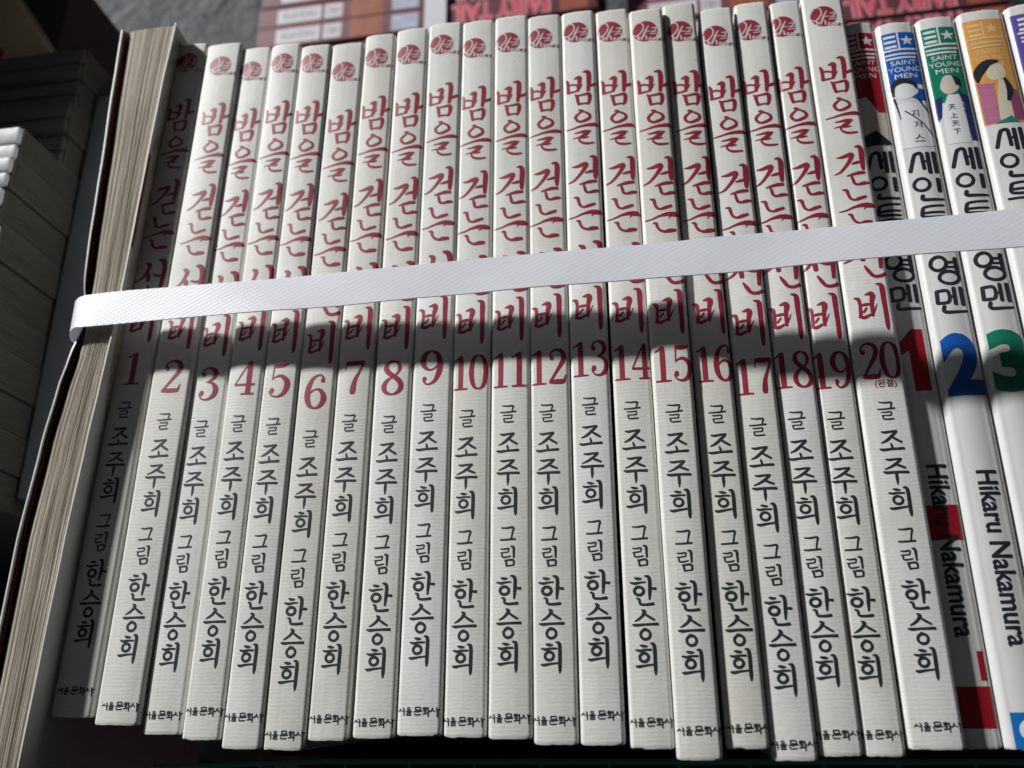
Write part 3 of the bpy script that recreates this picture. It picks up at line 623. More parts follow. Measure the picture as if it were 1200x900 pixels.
# ------------------------------------------------------------------ serif numerals (unit box, stroke widths)
NUM = {
 '1': [[(.32,.02,.10),(.325,.10,.15),(.325,.5,.155),(.32,.97,.15)],[(.08,.15,.03),(.18,.12,.055),(.27,.06,.06),(.33,.02,.03)],[(.08,.975,.04),(.32,.97,.055),(.56,.975,.04)]],
 '2': [[(.09,.24,.10),(.13,.26,.13),(.17,.24,.10)],[(.075,.25,.05),(.10,.11,.055),(.27,.025,.06),(.45,.075,.11),(.525,.22,.14),(.46,.40,.125),(.30,.62,.085),(.13,.85,.07),(.06,.955,.05)],[(.05,.925,.10),(.3,.935,.125),(.50,.925,.11),(.54,.86,.06),(.58,.74,.025)]],
 '3': [[(.10,.20,.10),(.14,.22,.13),(.18,.20,.10)],[(.08,.21,.05),(.13,.08,.05),(.29,.02,.055),(.44,.09,.115),(.49,.23,.135),(.42,.37,.09),(.26,.45,.035)],[(.24,.45,.03),(.43,.50,.08),(.54,.67,.145),(.49,.87,.125),(.31,.98,.06),(.14,.94,.045),(.06,.80,.05)],[(.09,.79,.11),(.135,.78,.15),(.18,.78,.11)]],
 '4': [[(.42,.03,.05),(.22,.36,.045),(.04,.69,.04)],[(.03,.695,.06),(.3,.70,.065),(.61,.695,.06)],[(.43,.02,.08),(.435,.12,.13),(.435,.94,.135)],[(.24,.975,.04),(.43,.97,.055),(.61,.975,.04)]],
 '5': [[(.13,.06,.10),(.33,.065,.115),(.48,.045,.08),(.57,.0,.02)],[(.135,.05,.04),(.125,.25,.04),(.115,.46,.04)],[(.11,.46,.03),(.22,.385,.05),(.38,.38,.09),(.53,.52,.14),(.55,.70,.15),(.46,.90,.11),(.28,.98,.06),(.11,.92,.045),(.055,.80,.05)],[(.085,.80,.11),(.13,.79,.15),(.17,.79,.11)]],
 '6': [[(.52,.13,.06),(.44,.03,.05),(.34,.02,.055),(.19,.13,.10),(.09,.38,.14),(.075,.65,.15),(.15,.88,.115),(.31,.98,.055),(.47,.90,.115),(.545,.70,.15),(.47,.50,.105),(.33,.43,.055),(.18,.50,.05),(.10,.62,.04)],[(.45,.16,.10),(.49,.17,.13),(.52,.16,.10)]],
 '7': [[(.07,.075,.10),(.3,.075,.125),(.57,.065,.11)],[(.075,.04,.035),(.065,.14,.035),(.05,.27,.03)],[(.57,.06,.05),(.45,.33,.07),(.335,.60,.11),(.295,.88,.15),(.295,.97,.10)]],
 '8': [[(.31,.02,.05),(.16,.08,.10),(.115,.22,.135),(.20,.36,.13),(.36,.48,.12),(.50,.61,.13),(.545,.78,.13),(.47,.92,.10),(.31,.985,.05),(.14,.92,.10),(.07,.76,.135),(.14,.60,.10),(.30,.48,.05),(.44,.37,.06),(.495,.22,.10),(.45,.08,.08),(.31,.02,.05)]],
 '0': [[(.31,.02,.04),(.14,.13,.11),(.065,.5,.15),(.14,.87,.11),(.31,.98,.04),(.48,.87,.11),(.555,.5,.15),(.48,.13,.11),(.31,.02,.04)]],
}
NUM['9'] = [[(.62 - x, 1 - y, w) for x, y, w in s] for s in NUM['6']]

# ------------------------------------------------------------------ the setting
g = MB()
n = 60
gv, gf = [], []
for j in range(n + 1):
    for i in range(n + 1):
        x, y = -1500 + 3000 * i / n, -1200 + 3000 * j / n
        gv.append((x, y, -296 + 6 * math.sin(x / 47 + y / 90) * math.cos(y / 61)))
for j in range(n):
    for i in range(n):
        a = j * (n + 1) + i
        gf.append((a, a + 1, a + n + 2, a + n + 1))
ground = obj('ground', gv, gf, M['tarp'])
ground['kind'] = 'structure'

g = MB(); g.box(-300, 143, -60, 122, -290, -129.2, 1.5)
tag(g.build('cardboard_box', M['card_dark']), 'dark cardboard box under the standing row of books', 'box')

# ------------------------------------------------------------------ the twenty white comics
DEPTH_BOTTOM = -129.0
# small differences in how each copy was printed: author shift and stretch, title stretch, publisher shift
PRINT_FIT = [[-0.72, 1.0057, 1.0025, -0.14], [0.82, 0.9992, 1.0025, 0.21], [1.07, 0.9961, 1.0032, -0.03], [1.64, 0.9913, 1.0033, -0.37], [1.4, 0.9921, 1.002, -0.49], [0.86, 0.994, 0.9973, -0.7], [0.46, 0.9983, 1.0018, -0.34], [1.36, 0.9958, 1.0057, 0.03], [0.97, 0.9973, 1.0066, -0.01], [0.58, 0.9965, 1.001, -0.32], [0.15, 0.9973, 1.0033, -0.87], [0.75, 0.9963, 1.0039, -0.18], [-0.04, 0.9993, 0.9955, -0.59], [0.4, 0.999, 0.9994, -0.24], [0.18, 0.9961, 0.9919, -0.77], [1.07, 0.991, 0.9932, -1.05], [2.69, 0.9878, 1.0074, 0.17], [3.62, 0.9818, 1.0098, -0.01], [4.71, 0.9777, 1.018, 0.39], [3.99, 0.9856, 1.0195, 0.7]]
def stretch(st, sh, sc): return [[(a, b * sc + sh, c) for a, b, c in q] for q in st]
LABELS = ['white comic numbered one in red, mostly in the shadow of the fore-edge book',
 'white comic numbered two in red, first fully lit spine from the left',
 'white comic with a red three low on its spine, right of the two',
 'white comic with a red four on its spine, between three and five',
 'white comic with a red five on its spine, its emblem close to the head',
 'white comic with a red six, its print set lower than its neighbours',
 'white comic with a red seven on its spine, between six and eight',
 'white comic with a red eight on its spine, between seven and nine',
 'white comic with a red nine set high on its spine',
 'white comic with a red ten on its upright spine',
 'white comic with a red eleven on its upright spine',
 'white comic with a red twelve on its upright spine',
 'white comic with a red thirteen set higher than its neighbours',
 'white comic with a red fourteen, between thirteen and fifteen',
 'white comic with a red fifteen, standing proud and casting a dark strip on its neighbour',
 'white comic with a red sixteen, a dark shadow strip down its left side',
 'white comic with a red seventeen set lower than its neighbours',
 'white comic with a red eighteen, shadowed along its left edge by seventeen',
 'white comic with a red nineteen, left of the widest white spine',
 'widest white comic, with a red twenty and small bracketed red word below it']
for k in range(1, 21):
    tx, ty, tz, rot, L, w, eu, ev = BOOKS[k]
    L = L
    r = thing('comic_book', LABELS[k - 1], 'comic book', (tx, ty, tz), rot, 'white comics bound in one row')
    sp = Spine(w - 0.12, 1.05, 0.22, k)
    paperback(r, w - 0.12, L, tz - DEPTH_BOTTOM, sp, M['laid'], M['pages_z'], k)
    P = Print(sp); fa, fs, ft, fp = PRINT_FIT[k - 1]
    P.strokes(stretch(TITLE, 0, ft), eu, ev, 0.45, 0.22, 1.32); P.build('title_lettering', M['red_ink'], r)
    P = Print(sp)
    s = str(k)
    H = 8.9
    cw = 0.62 * H
    cx, cy = eu + 0.65, ev + 97.0 * ft
    for i, ch in enumerate(s):
        sx = 1.0 if len(s) == 1 else 0.80
        hw = len(s) * cw * sx / 2
        for q in NUM[ch]:
            V, F = stroke([(x * H, y * H, ww * H * 1.12) for x, y, ww in q], 0.35, 0.2)
            V = [(cx - hw + (i * cw + x) * sx, cy - H / 2 + y) for x, y in V]
            P.raw(V, F)
    if k == 20:
        P.text('(완결)', eu + 1.05, ev + 104.6, 2.1, 4.6, 0.01)
    P.build('volume_number', M['red_ink'], r)
    P = Print(sp, 0.03); P.disc(eu, ev, 3.3, 3.4)
    em = P.build('emblem', M['emblem_ink'], r)
    P = Print(sp, 0.06); P.strokes(EMBLEM, eu, ev, 0.4, 0.22, 1.45)
    for i, gl in enumerate(EMBLEM_WORD):
        if i < 3: P.strokes(gl, eu, ev, 0.3, 0.22, 1.5)
    P.build('emblem_lettering', M['emblem_white'], em)
    P = Print(sp, 0.06)
    for i, gl in enumerate(EMBLEM_WORD):
        if i >= 3: P.strokes(gl, eu, ev, 0.3, 0.22, 1.5)
    P.build('emblem_word_end', M['emblem_ink'], em)
    P = Print(sp); P.strokes(stretch(AUTHOR, fa, fs), eu, ev, 0.5, 0.22, 1.32); P.build('author_lettering', M['black_ink'], r)
    P = Print(sp); P.strokes(PUBLISHER, eu, ev + fp, 0.4, 0.2, 1.5); P.build('publisher_lettering', M['black_ink'], r)

# ------------------------------------------------------------------ the book turned fore-edge up, squeezed by the strap
FE = [  # y, left x, right x, top z
 (118.0, -116.0, -98.6, 6.6), (95, -115.2, -99.6, 6.8), (70, -114.2, -100.3, 6.7), (50, -113.6, -100.7, 6.7), (36, -112.9, -101.0, 6.7), (27, -112.4, -101.3, 6.7), (18, -112.4, -101.7, 6.7), (12, -113.0, -102.1, 6.7),
 (4, -114.3, -102.5, 6.8), (-10, -115.8, -103.4, 6.8), (-35, -117.2, -104.5, 7.0), (-60, -117.2, -105.1, 7.2), (-84.5, -117.0, -105.6, 7.5)]
def fe_at(y):
    for a, b in zip(FE, FE[1:]):
        if b[0] <= y <= a[0]:
            t = (a[0] - y) / (a[0] - b[0]); t = t * t * (3 - 2 * t) * 0.5 + t * 0.5
            return [a[i] + (b[i] - a[i]) * t for i in (1, 2, 3)]
    return list(FE[-1][1:]) if y < FE[-1][0] else list(FE[0][1:])
def base_left(y):   # left edge line of volume 1 at spine level
    t = (114.3 - y) / 187.9
    return -101.3 + t * (-105.1 + 101.3)
fe = thing('fore_edge_book', 'worn paperback standing fore-edge up with yellowed pages, squeezed at the left end of the row', 'comic book', (-110, 20, -129))
def fe_pt(x, y, z): return (x + 110, y - 20, z + 129)
rnd = random.Random(3)
NC = 120
ridge, dip = [], 0
for i in range(NC + 1):
    t = i / NC
    ridge.append(rnd.uniform(-0.07, 0.05) - (0.3 if i % 11 == 5 else 0) * rnd.random() - 0.35 * math.cos(6.28 * t) * 0 )
ys = [118 - 202.5 * j / 90 for j in range(91)]
V, F = [], []
for y in ys:
    xl, xr, zt = fe_at(y)
    x0, x1 = xl + 2.0, xr - 0.5
    for i in range(NC + 1):
        t = i / NC
        z = zt - 0.75 + ridge[i] + 0.03 * math.sin(y / 11 + i * 1.9) * (1 if i % 3 else 0) - 0.55 * (2 * t - 1) ** 4
        V.append(fe_pt(x0 + (x1 - x0) * t, y, z))
    bl = base_left(y)
    V.append(fe_pt(bl - 0.6, y, -60)); V.append(fe_pt(bl - 12.2, y, -60))
ns = NC + 3
for j in range(len(ys) - 1):
    for i in range(ns):
        a, b = j * ns + i, j * ns + (i + 1) % ns
        F.append((a, b, b + ns, a + ns))
F.append(tuple(range(ns))); F.append(tuple((len(ys) - 1) * ns + i for i in range(ns))[::-1])
obj('page_block', V, F, M['pages_y'], fe, False)
def sheet(name, fn, thick, mat, depth=-128.8, parent=None):
    """a cover board following fn(y) -> (x, ztop, xbase)"""
    V, F = [], []
    zs = [0, 1.2, 3.5, 8, 25, 132]
    for y in ys:
        x, zt, xb = fn(y)
        for sgn in (0, 1):
            for dz in zs:
                z = max(zt - dz, depth)
                t = min(1, max(0, (zt - z) / max(zt + 1.0, 0.1)))
                xx = x + (xb - x) * t
                V.append(fe_pt(xx + (thick if sgn else 0), y, z))
    nz = len(zs); ns = 2 * nz
    for j in range(len(ys) - 1):
        a = j * ns
        for i in range(nz - 1):
            F.append((a + i, a + i + 1, a + ns + i + 1, a + ns + i))
            F.append((a + nz + i, a + ns + nz + i, a + ns + nz + i + 1, a + nz + i + 1))
        F.append((a, a + ns, a + ns + nz, a + nz))
    for a in (0, (len(ys) - 1) * ns):
        for i in range(nz - 1):
            F.append((a + i, a + nz + i, a + nz + i + 1, a + i + 1))
    return obj(name, V, F, mat, parent or fe, True, 40)
sheet('back_cover', lambda y: (fe_at(y)[1] - 0.4, fe_at(y)[2] + 0.15, base_left(y) - 0.42), 0.36, M['white_cover'])
sheet('front_cover', lambda y: (fe_at(y)[0], fe_at(y)[2] + 0.25 - 2.6 * math.exp(-((y - 24) / 7) ** 2), base_left(y) - 13.2), 0.4, M['white_cover'])
sheet('endpaper', lambda y: (fe_at(y)[0] + 0.95, fe_at(y)[2] - 0.55 - 2.6 * math.exp(-((y - 24) / 7) ** 2), base_left(y) - 12.7), 0.12, M['endpaper'])
# printed picture wrapping part of the back cover's outer face
V, F = [], []
py = [72.5 - 29.5 * j / 24 for j in range(25)]
for j, y in enumerate(py):
    xr, zt = fe_at(y)[1], fe_at(y)[2] + 0.15
    xb = base_left(y) - 0.42
    for dz in (0.25, 1.2, 3.5, 5.5):
        t = min(1, dz / (zt + 1.0))
        x = xr - 0.4 + (xb - xr + 0.4) * t
        V.append(fe_pt(x + 0.36 + 0.03, y + 0.8 * math.sin(dz * 1.3), zt - dz))
for j in range(24):
    for i in range(3):
        a = j * 4 + i
        F.append((a, a + 4, a + 5, a + 1))
obj('cover_picture', V, F, M['picture'], fe)

# ------------------------------------------------------------------ glossy comics on the right
SYM = [  # centre x, width, z, u shift, panel colour, label
 (92.1, 8.3, -6.5, -0.5, 'print_red', 'glossy comic with red panel and red 1, half in shadow beside volume 20'),
 (101.15, 9.7, -5.6, 0.0, 'sky_blue', 'glossy comic with blue panel and large blue 2 on its white spine'),
 (111.05, 9.8, -5.4, 0.0, 'print_green', 'glossy comic with green panel and large green 3 on its white spine'),
 (121.9, 11.4, -4.9, -0.3, 'print_orange', 'glossy comic with orange panel and dusty pink patch near its head'),
 (133.6, 11.6, -4.5, 0.0, 'print_purple', 'glossy comic with purple panel at the right edge of the photo')]
for k, (cx, w, tz, du, pan, lab) in enumerate(SYM):
    L = 180.0 if k == 0 else 178.2
    r = thing('glossy_comic', lab, 'comic book', (cx, 99.6 if k == 0 else 97.6, tz), 0, 'glossy comics at the right of the row')
    sp = Spine(w, 1.8, 0.42, 40 + k)
    paperback(r, w, L, tz - DEPTH_BOTTOM, sp, M['gloss_white'], M['pages_z'], 40 + k, 0.35, 0.07)
    hw = w / 2 - 0.25
    u = du
    # colour panel
    P = Print(sp, 0.02)
    if k == 0: P.poly([(-hw, 3.4), (hw, 3.4), (hw, 29), (1.5, 29), (-1, 24), (-hw, 24)])
    elif k == 1: P.poly([(-hw, 3.4), (hw, 3.4), (hw, 25), (2.6, 25.5), (-hw, 21)])
    elif k == 2: P.poly([(-hw, 3.4), (hw, 3.4), (hw, 27), (-hw, 27)])
    else: P.rect(-hw, hw, 3.0, 35.2)
    P.build('colour_panel', M[pan], r)
    wm = M['print_peach'] if k == 3 else M['print_white']
    # block logo: barred square, starred square, two long stripes
    P = Print(sp, 0.05)
    for y in (4.3, 5.9, 7.5): P.rect(u - 3.6, u - 0.7, y, y + 0.75)
    P.rect(u - 0.35, u + 0.1, 3.5, 9.0); P.rect(u - 4.3, u + 4.4, 8.7, 9.25)
    for y, a, b in ((10.15, -3.8, 4.2), (11.35, -3.8, 3.4)): P.rect(u + a, u + b, y, y + 0.55)
    st = [(u + 2.05 + (1.75 if i % 2 == 0 else 0.72) * math.sin(i * math.pi / 5), 6.15 - (1.75 if i % 2 == 0 else 0.72) * math.cos(i * math.pi / 5)) for i in range(10)]
    P.poly(st)
    P.build('logo_block', wm, r)
    P = Print(sp, 0.05)
    for t, y, ww in (('SAINT', 13.2, 6.2), ('YOUNG', 15.3, 7.8), ('MEN', 17.4, 5.4)):
        P.text(t, u + 0.2, y, 1.45, ww, 0.0)
    P.build('english_title', wm, r)
    # plain patches standing in for the printed picture
    parts = []
    if k == 0:
        P = Print(sp, 0.05); P.poly([(0.5, 29.2), (4.2, 29.2), (4.2, 38.5), (-1.8, 36)]); P.build('picture_patch', M['pale_skin'], r)
        P = Print(sp, 0.08); P.poly([(0.0, 34.5), (3.9, 38.8), (-3.5, 39), (-3.5, 36)]); P.build('picture_patch', M['charcoal'], r)
    elif k == 1:
        P = Print(sp, 0.05); P.disc(-0.6, 21.6, 2.9, 3.0, wob=.05); P.strokes([[(1.4, 20.6, 1.3), (4.2, 21.2, 1.3)]], 0, 0)
        P.rect(-4.6, 4.5, 25.8, 39.2); P.build('picture_patch', M['print_white'], r)
        P = Print(sp, 0.09); P.strokes([[(-3.6, 23.2, .5), (-3.2, 20.0, 1.3), (-0.8, 18.9, 1.7), (1.6, 20.0, 1.3), (2.1, 21.6, .4)], [(1.9, 24.6, .4), (2.9, 26.6, .5), (3.9, 29.0, .3)], [(-3.6, 24.0, .5), (-3.1, 27.5, .4), (-2.9, 30.5, .2)], [(-1.6, 28.2, .35), (2.0, 32.2, .35), (4.2, 36.6, .3)]])
        for t, s_, v_ in (('지', 0.6, 29.2), ('저', 0.8, 32.6), ('스', 0.6, 36.6)): P.text(t, s_, v_, 2.1)
        P.build('picture_patch', M['charcoal'], r)
    elif k == 2:
        P = Print(sp, 0.05); P.poly([(-1.9, 27.2), (-0.9, 24.8), (1.7, 24.8), (2.5, 27.2), (2.4, 39.3), (-3.0, 39.3), (-2.8, 30)]); P.build('picture_patch', M['print_white'], r)
        P = Print(sp, 0.05); P.poly([(1.9, 23.5), (hw - .2, 26), (hw - .2, 38.8), (2.7, 38.8)]); P.poly([(-hw + .2, 26), (-2.2, 25), (-3.1, 31), (-hw + .2, 33)]); P.build('picture_patch', M['navy'], r)
        P = Print(sp, 0.075); P.disc(0.0, 21.8, 2.2, 2.9, 0.15, wob=.04); P.build('picture_patch', M['pale_skin'], r)
        P = Print(sp, 0.10); P.poly([(0.9, 18.9), (2.6, 19.9), (2.7, 22.4), (1.5, 22.0)])
        for i, t in enumerate('天上天下'): P.text(t, -0.5, 28.6 + 2.45 * i, 1.6)
        P.build('picture_patch', M['charcoal'], r)
    elif k == 3:
        P = Print(sp, 0.05); P.disc(0.4, 19.8, 2.2, 2.6, 0.3, wob=.06); P.poly([(0.5, 22), (2.2, 22.5), (2.2, 34.6), (-1.2, 34.6), (-0.6, 28)]); P.build('picture_patch', M['pale_skin'], r)
        P = Print(sp, 0.08); P.strokes([[(-4.2, 22.2, .6), (-3.6, 19.4, 2.4), (-1.4, 17.0, 2.2), (1.2, 16.6, .9)], [(2.0, 22.0, .8), (2.6, 25.2, 1.5), (1.8, 28.6, .8)]]); P.build('picture_patch', M['charcoal'], r)
        P = Print(sp, 0.05)
        for i in range(6): P.poly([(-4.7, 22.6 + i * 2.05), (-0.6 - .1 * i, 23.2 + i * 1.95), (-1.0, 25.0 + i * 1.95), (-4.5, 24.5 + i * 2.05)])
        P.build('picture_patch', M['pink'], r)
        P = Print(sp, 0.05); P.poly([(2.3, 24.5), (4.2, 25.5), (4.7, 34.5), (2.3, 34.5)]); P.build('picture_patch', M['pink_dark'], r)
        P = Print(sp, 0.085); P.poly([(-2.4, 35.1), (1.6, 33.2), (3.2, 35.1)]); P.build('picture_patch', M['teal'], r)
    # Korean title, numeral, author, publisher's square
    dv = {3: -4.0, 4: -4.0}.get(k, 0.0)
    P = Print(sp, 0.03); P.strokes(SYLLABLES, u, dv, 0.7, 0.22, 1.12); P.build('title_lettering', M['charcoal'], r)
    P = Print(sp, 0.045)
    if k == 0: P.poly([(a - 0.2, b + 89.8) for a, b in ((-2.6, 2.9), (0.2, 0), (2.7, 0), (2.7, 15.2), (-0.9, 15.2), (-0.9, 5.2), (-2.6, 6.1))])
    else: P.text(str(k + 1), u + 0.6, 97.4 + dv * .5, 15.2, 8.4, 0.05)
    P.build('volume_number', M[pan], r)
    P = Print(sp, 0.065); P.text('Hikaru Nakamura', u + 0.9, 140.5, 4.2, 36.6, 0.022, math.pi / 2); P.build('author_lettering', M['charcoal'], r)
    P = Print(sp, 0.03)
    if k == 0:
        P.rect(-hw, hw, 131.2, 138.8); P.build('red_band', M['print_red'], r)
        P = Print(sp, 0.03); P.rect(2.0, 3.4, 161.5, 167.2); P.build('red_band', M['print_red'], r)
        P = Print(sp, 0.03); P.rect(-hw, hw, 168.3, 176.2); P.build('red_band', M['print_red'], r)
    else:
        P.rect(-3.2, 3.4, 171.3, 178.0)
        q = P.build('publisher_square', M['logo_blue'], r)
        P = Print(sp, 0.06); P.disc(0.1, 174.6, 2.1, 2.1); P.build('publisher_circle', M['print_white'], q)

# ------------------------------------------------------------------ white strap across the row
def ribbon(name, path, wdir, half, thick, mat, nw=4):
    V, F = [], []
    n = len(path)
    for i, (p, wd, h) in enumerate(path):
        p = Vector(p); wd = Vector(wd).normalized()
        t = (Vector(path[min(i + 1, n - 1)][0]) - Vector(path[max(i - 1, 0)][0])).normalized()
        nrm = t.cross(wd).normalized()
        for s in (0, 1):
            for k in range(nw + 1):
                a = -1 + 2 * k / nw
                V.append(tuple(p + wd * h * a + nrm * (thick / 2 if s == 0 else -thick / 2)))
    m = nw + 1
    for i in range(n - 1):
        a = i * 2 * m
        for k in range(nw):
            F.append((a + k, a + k + 1, a + 2 * m + k + 1, a + 2 * m + k))
            F.append((a + m + k, a + 3 * m + k, a + 3 * m + k + 1, a + m + k + 1))
        F.append((a, a + 2 * m, a + 3 * m, a + m))
        F.append((a + nw, a + m + nw, a + 3 * m + nw, a + 2 * m + nw))
    for a in (0, (n - 1) * 2 * m):
        F.append(tuple([a + k for k in range(m)] + [a + m + k for k in range(m)][::-1]))
    return obj(name, V, F, mat, None, True, 40)
A = Vector((-111.6, 24.7, 7.6)); Bp = Vector((143.0, 23.6, 12.4))
d = (Bp - A).normalized()
wd = Vector((-d.y, d.x, -0.13)).normalized()
path = []
for z in (-120, -60, -20, -6): path.append(((-114.6, 22.0 + z * .02, z), (0.05, 1, 0), 4.9))
for k in range(7):
    an = math.pi / 2 * k / 7
    path.append(((-112.0 - 2.3 * math.cos(an), 22.6 + 2.0 * k / 7, 5.3 + 2.3 * math.sin(an)), (-.06, 1, -.02 * k), 4.85))
for i in range(41):
    t = i / 40
    p = A.lerp(Bp, t) + Vector((0, 0.10 * math.sin(t * 17), 0.12 * math.sin(t * 19) + 0.08 * math.sin(t * 43)))
    path.append((tuple(p), wd + Vector((0, 0, 0.03 * math.sin(t * 23) + 0.02 * math.sin(t * 51))), 4.85 + 0.07 * math.sin(t * 31)))
path += [((143.6, 23.9, 12.3), wd, 4.55), ((144.0, 23.9, 6), wd, 4.55), ((144.0, 23.9, -120), wd, 4.55)]
st = ribbon('packing_strap', path, None, None, 0.35, M['strap'])
tag(st, 'white woven packing strap stretched across the row of spines', 'strap')

# ------------------------------------------------------------------ bundles behind, spines up, running across
def back_book(x0, x1, y0, y1, zt, lab, seed):
    L, h = x1 - x0, y1 - y0
    rn = random.Random(seed)
    r = thing('maroon_comic', lab, 'comic book', ((x0 + x1) / 2, y0, zt), rn.uniform(-.004, .004), 'maroon comics bundled behind the row')
    mb = MB()
    mb.box(-L / 2, L / 2, 0, h, -1.2, 0, 0.5); mb.box(-L / 2, L / 2, 0.02, 0.5, -118, -0.7); mb.box(-L / 2, L / 2, h - .5, h - .02, -118, -0.7)
    mb.build('cover', M['maroon'], r)
    mb = MB(); mb.box(-L / 2 + .5, L / 2 - .5, 0.6, h - .6, -117.5, -1.3); mb.build('page_block', M['pages_z'], r, False)
    def patch(name, f0, f1, g0, g1, mat, z=0.05):
        mb = MB(); mb.box(-L / 2 + L * f0, -L / 2 + L * f1, h * g0, h * g1, z - .04, z)
        return mb.build(name, mat, r, False)
    def words(name, t, f0, f1, g0, g1, mat, bold, z):
        V, F = text_mesh(t, bold)
        xa, xb = min(v[0] for v in V), max(v[0] for v in V); ya, yb = min(v[1] for v in V), max(v[1] for v in V)
        out = [(-L / 2 + L * (f0 + (1 - (x - xa) / (xb - xa)) * (f1 - f0)), h * (g0 + (1 - (y - ya) / (yb - ya)) * (g1 - g0)), z) for x, y in V]
        return obj(name, out, F, mat, r, False)
    # the titles stand upside down from here: author at the left end, then picture, emblem, title
    patch('author_panel', .06, .195, .14, .86, M['pale_panel'])
    words('author_lettering', 'MASHIMA', .075, .18, .32, .70, M['grey_letter'], 0.0, .08)
    patch('author_panel', .205, .26, .14, .86, M['pale_panel'])
    words('author_lettering', 'HIRO', .213, .252, .32, .70, M['grey_letter'], 0.0, .08)
    patch('picture_band', .285, .385, .03, .97, M['orange_pic'])
    patch('volume_emblem', .41, .49, .12, .88, M['blue_emblem'])
    words('title_outline', 'FAIRY TAIL', .585, .87, .06, .97, M['logo_pale'], 0.055, .07)
    words('title_lettering', 'FAIRY TAIL', .59, .865, .11, .92, M['logo_red'], 0.018, .12)
    patch('picture_band', .895, .975, .06, .94, M['orange_pic'])
    return r
order = ['farthest', 'second farthest', 'third farthest', 'middle', 'second nearest', 'nearest', 'last']
rn = random.Random(21)
y = 327.5
for i in range(7):
    h = [14.3, 14.2, 14.4, 14.0, 14.3, 14.1, 14.2][i]
    back_book(-162 + rn.uniform(-1, 1), 16 + rn.uniform(-1, 1), y - h + 1.3, y, -156 + rn.uniform(-1.2, 1.2), 'maroon comic with white author panel in the left bundle behind, %s from us' % order[i], i)
    y -= h
y = 285.0
for i in range(5):
    h = [13.8, 14.0, 13.7, 13.9, 13.8][i]
    back_book(29 + rn.uniform(-1, 1), 206 + rn.uniform(-1, 1), y - h + 1.3, y, -172 + rn.uniform(-1.2, 1.2), 'maroon comic with red title in the right bundle behind, %s from us' % ['farthest', 'second farthest', 'middle', 'second nearest', 'nearest'][i], 20 + i)
    y -= h
g = MB(); g.box(-158, 206, 214, 326, -289, -277, 1.0)
tag(g.build('wooden_board', M['card_dark']), 'dark board under the maroon comics behind the row', 'board')
px0 = -66.5
path = [((px0, 330, -240), (1, 0, 0), 5.6), ((px0, 329.4, -156), (1, 0, 0), 5.6), ((px0, 327, -153.6), (1, 0, 0), 5.6), ((px0 + 1, 228, -153.6), (1, 0, 0), 5.6), ((px0 + 1, 225.5, -156), (1, 0, 0), 5.6), ((px0 + 1, 225, -240), (1, 0, 0), 5.6)]
tag(ribbon('packing_strap', path, None, None, 0.4, M['strap']), 'white strap running over the maroon comics bundled behind', 'strap')

# ------------------------------------------------------------------ dark books on the left, seen end-on
yb = 139.2
i = 0
while yb > -14:
    t = [11.5, 10.6, 12.4, 11.0, 11.8, 10.2][i % 6]
    zt = [0.4, -.6, .9, .1, -1.0, .5][i % 6] - ([20, 21, 19.5, 20.5][i] if i < 4 else 0)
    r = thing('old_book', 'dark book at the left edge, %s from the far end of its pile' % ['first', 'second', 'third', 'fourth', 'fifth', 'sixth', 'seventh', 'eighth', 'ninth', 'tenth', 'eleventh', 'twelfth', 'thirteenth', 'fourteenth'][i], 'book', (-148.2 - [0, .8, .2, 1.1, .5][i % 5], yb, zt), 0, 'dark books piled at the left')
    mb = MB(); mb.box(-150, 0, -t + .15, -.15, -129 - zt, -1.0, 0.5); mb.build('cover', M['old_cover'], r)
    mb = MB(); mb.box(-1.0, 0.12, -t + 1.0, -1.0, -110 - zt, -2.2, 0.1); mb.build('page_block', M['old_pages'], r, False)
    mb = MB()
    mb.box(-150, -0.3, -t * .52, -.5, -2.0, 0.8, 0.9); mb.box(-150, -0.5, -t + .5, -t * .56, -2.0, 0.6, 0.9)
    mb.build('spine', M['old_spine'] if i > 3 else M['old_cover'], r)
    yb -= t; i += 1

# slate box edge between the dark books and the bundle
mb = MB(); mb.box(-147.5, -122, -14, 126, -129, -28, 1.2)
tag(mb.build('storage_box', M['slate']), 'slate blue plastic box in the gap left of the fore-edge book', 'box')

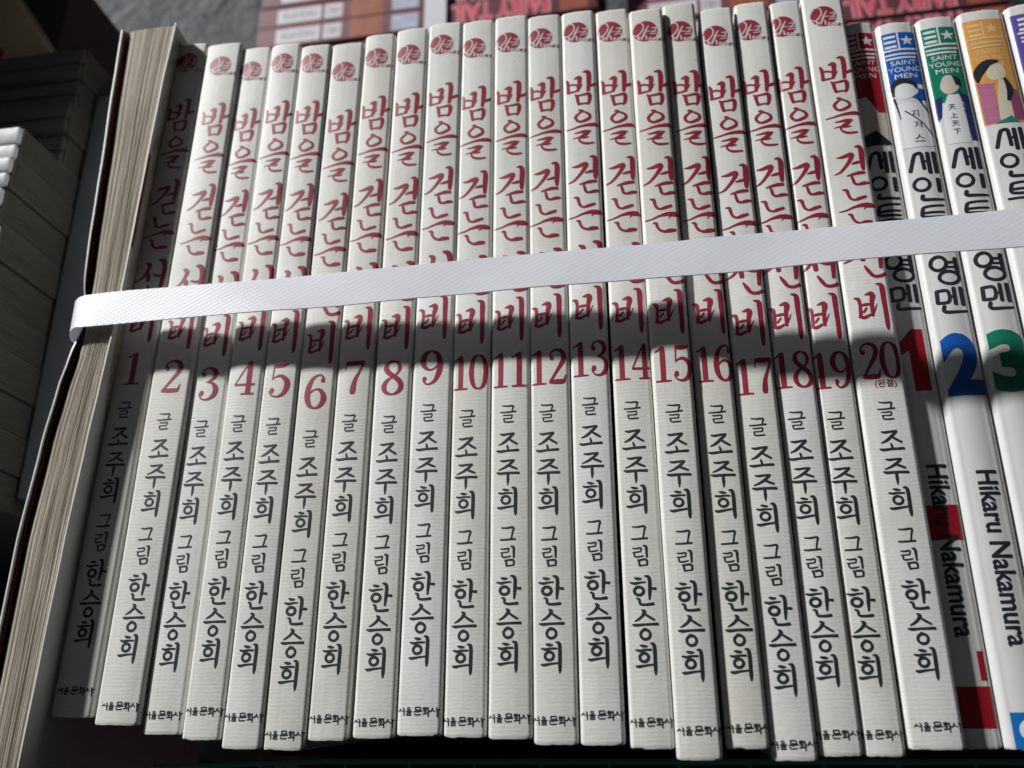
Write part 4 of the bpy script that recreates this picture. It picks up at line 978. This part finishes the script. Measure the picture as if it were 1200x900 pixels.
# tan cover with red print at the top left
r = thing('tan_book', 'tan book with red print lying in the dark top left corner', 'book', (-163, 140, -24), math.radians(35))
mb = MB(); mb.box(-130, 0, 0, 182, -1.2, 0, .2); mb.box(-130, 0, 0, 182, -14, -12.8, .2); mb.build('cover', M['tan_cover'], r)
mb = MB(); mb.box(-129, -1, 1, 181, -12.7, -1.3); mb.build('page_block', M['pages_z'], r, False)
V, F = text_mesh('오', 0.03)
V2, F2 = text_mesh('늘', 0.03)
for t, x, y, s in ((V, -26, 10, 16), (V2, -26, 30, 16)):
    f = F if t is V else F2
    obj('cover_lettering', [(x + a * s, y + b * s, 0.15) for a, b in t], f, M['bright_red'], r, False)
mb = MB(); mb.box(-340, -176, 144, 196, -290, -39, 1.0)
tag(mb.build('book_carton', M['card_dark']), 'dark carton under the tan book', 'box')

g = MB(); g.box(-420, -215, 152, 335, -23.8, 38, 1.0)  # out of view, added to keep lamp light off the top left corner
tag(g.build('cardboard_box', M['card_dark']), 'added unseen box on the tan book, shading the top left corner', 'box')

# ------------------------------------------------------------------ green crate and red book under the front
r = thing('wire_crate', 'green plastic wire crate showing below the row at bottom left', 'crate', (-110, -84.4, -47))
mb = MB(); mb.tube([(-4, -.6, -1.0), (20, 0.6, 0), (48, 1.6, 0), (250, 1.6, 0)], 0.75); mb.build('rim', M['green_wire'], r)
for k, x in enumerate(range(7, 250, 17)):
    mb = MB(); mb.tube([(x, 0.9, -.7), (x + .6, -24, -1.2), (x + .6, -60, -1.5)], 0.45); mb.build('wire', M['green_wire'], r)
mb = MB(); mb.box(-2, 250, -190, 1.5, -27, -24.5, .5); mb.box(-140, -2, -190, -1.5, -27, -24.5, .5); mb.build('base', M['shade_sheet'], r)  # black sheet added under the wires, stands in for deep shade there
mb = MB(); mb.tube([(-4, -60, -2.4), (250, -60, -2.4)], 0.5); mb.build('wire', M['green_wire'], r)

r = thing('rose_comic', 'rose red comic with pale panel lying below the row at the bottom edge', 'comic book', (-71.3, -81.3, -50.5))
mb = MB(); mb.box(-6.2, 6.2, -105, 0, -20, 0, .8); mb.build('cover', M['rose'], r)
mb = MB(); mb.box(-5.9, -4.9, -14, -0.6, 0.02, 0.12); mb.build('blue_strip', M['blue_emblem'], r, False)
mb = MB(); mb.box(-1.0, 5.4, -12, -2.4, 0.02, 0.12); mb.build('author_panel', M['pale_panel'], r, False)
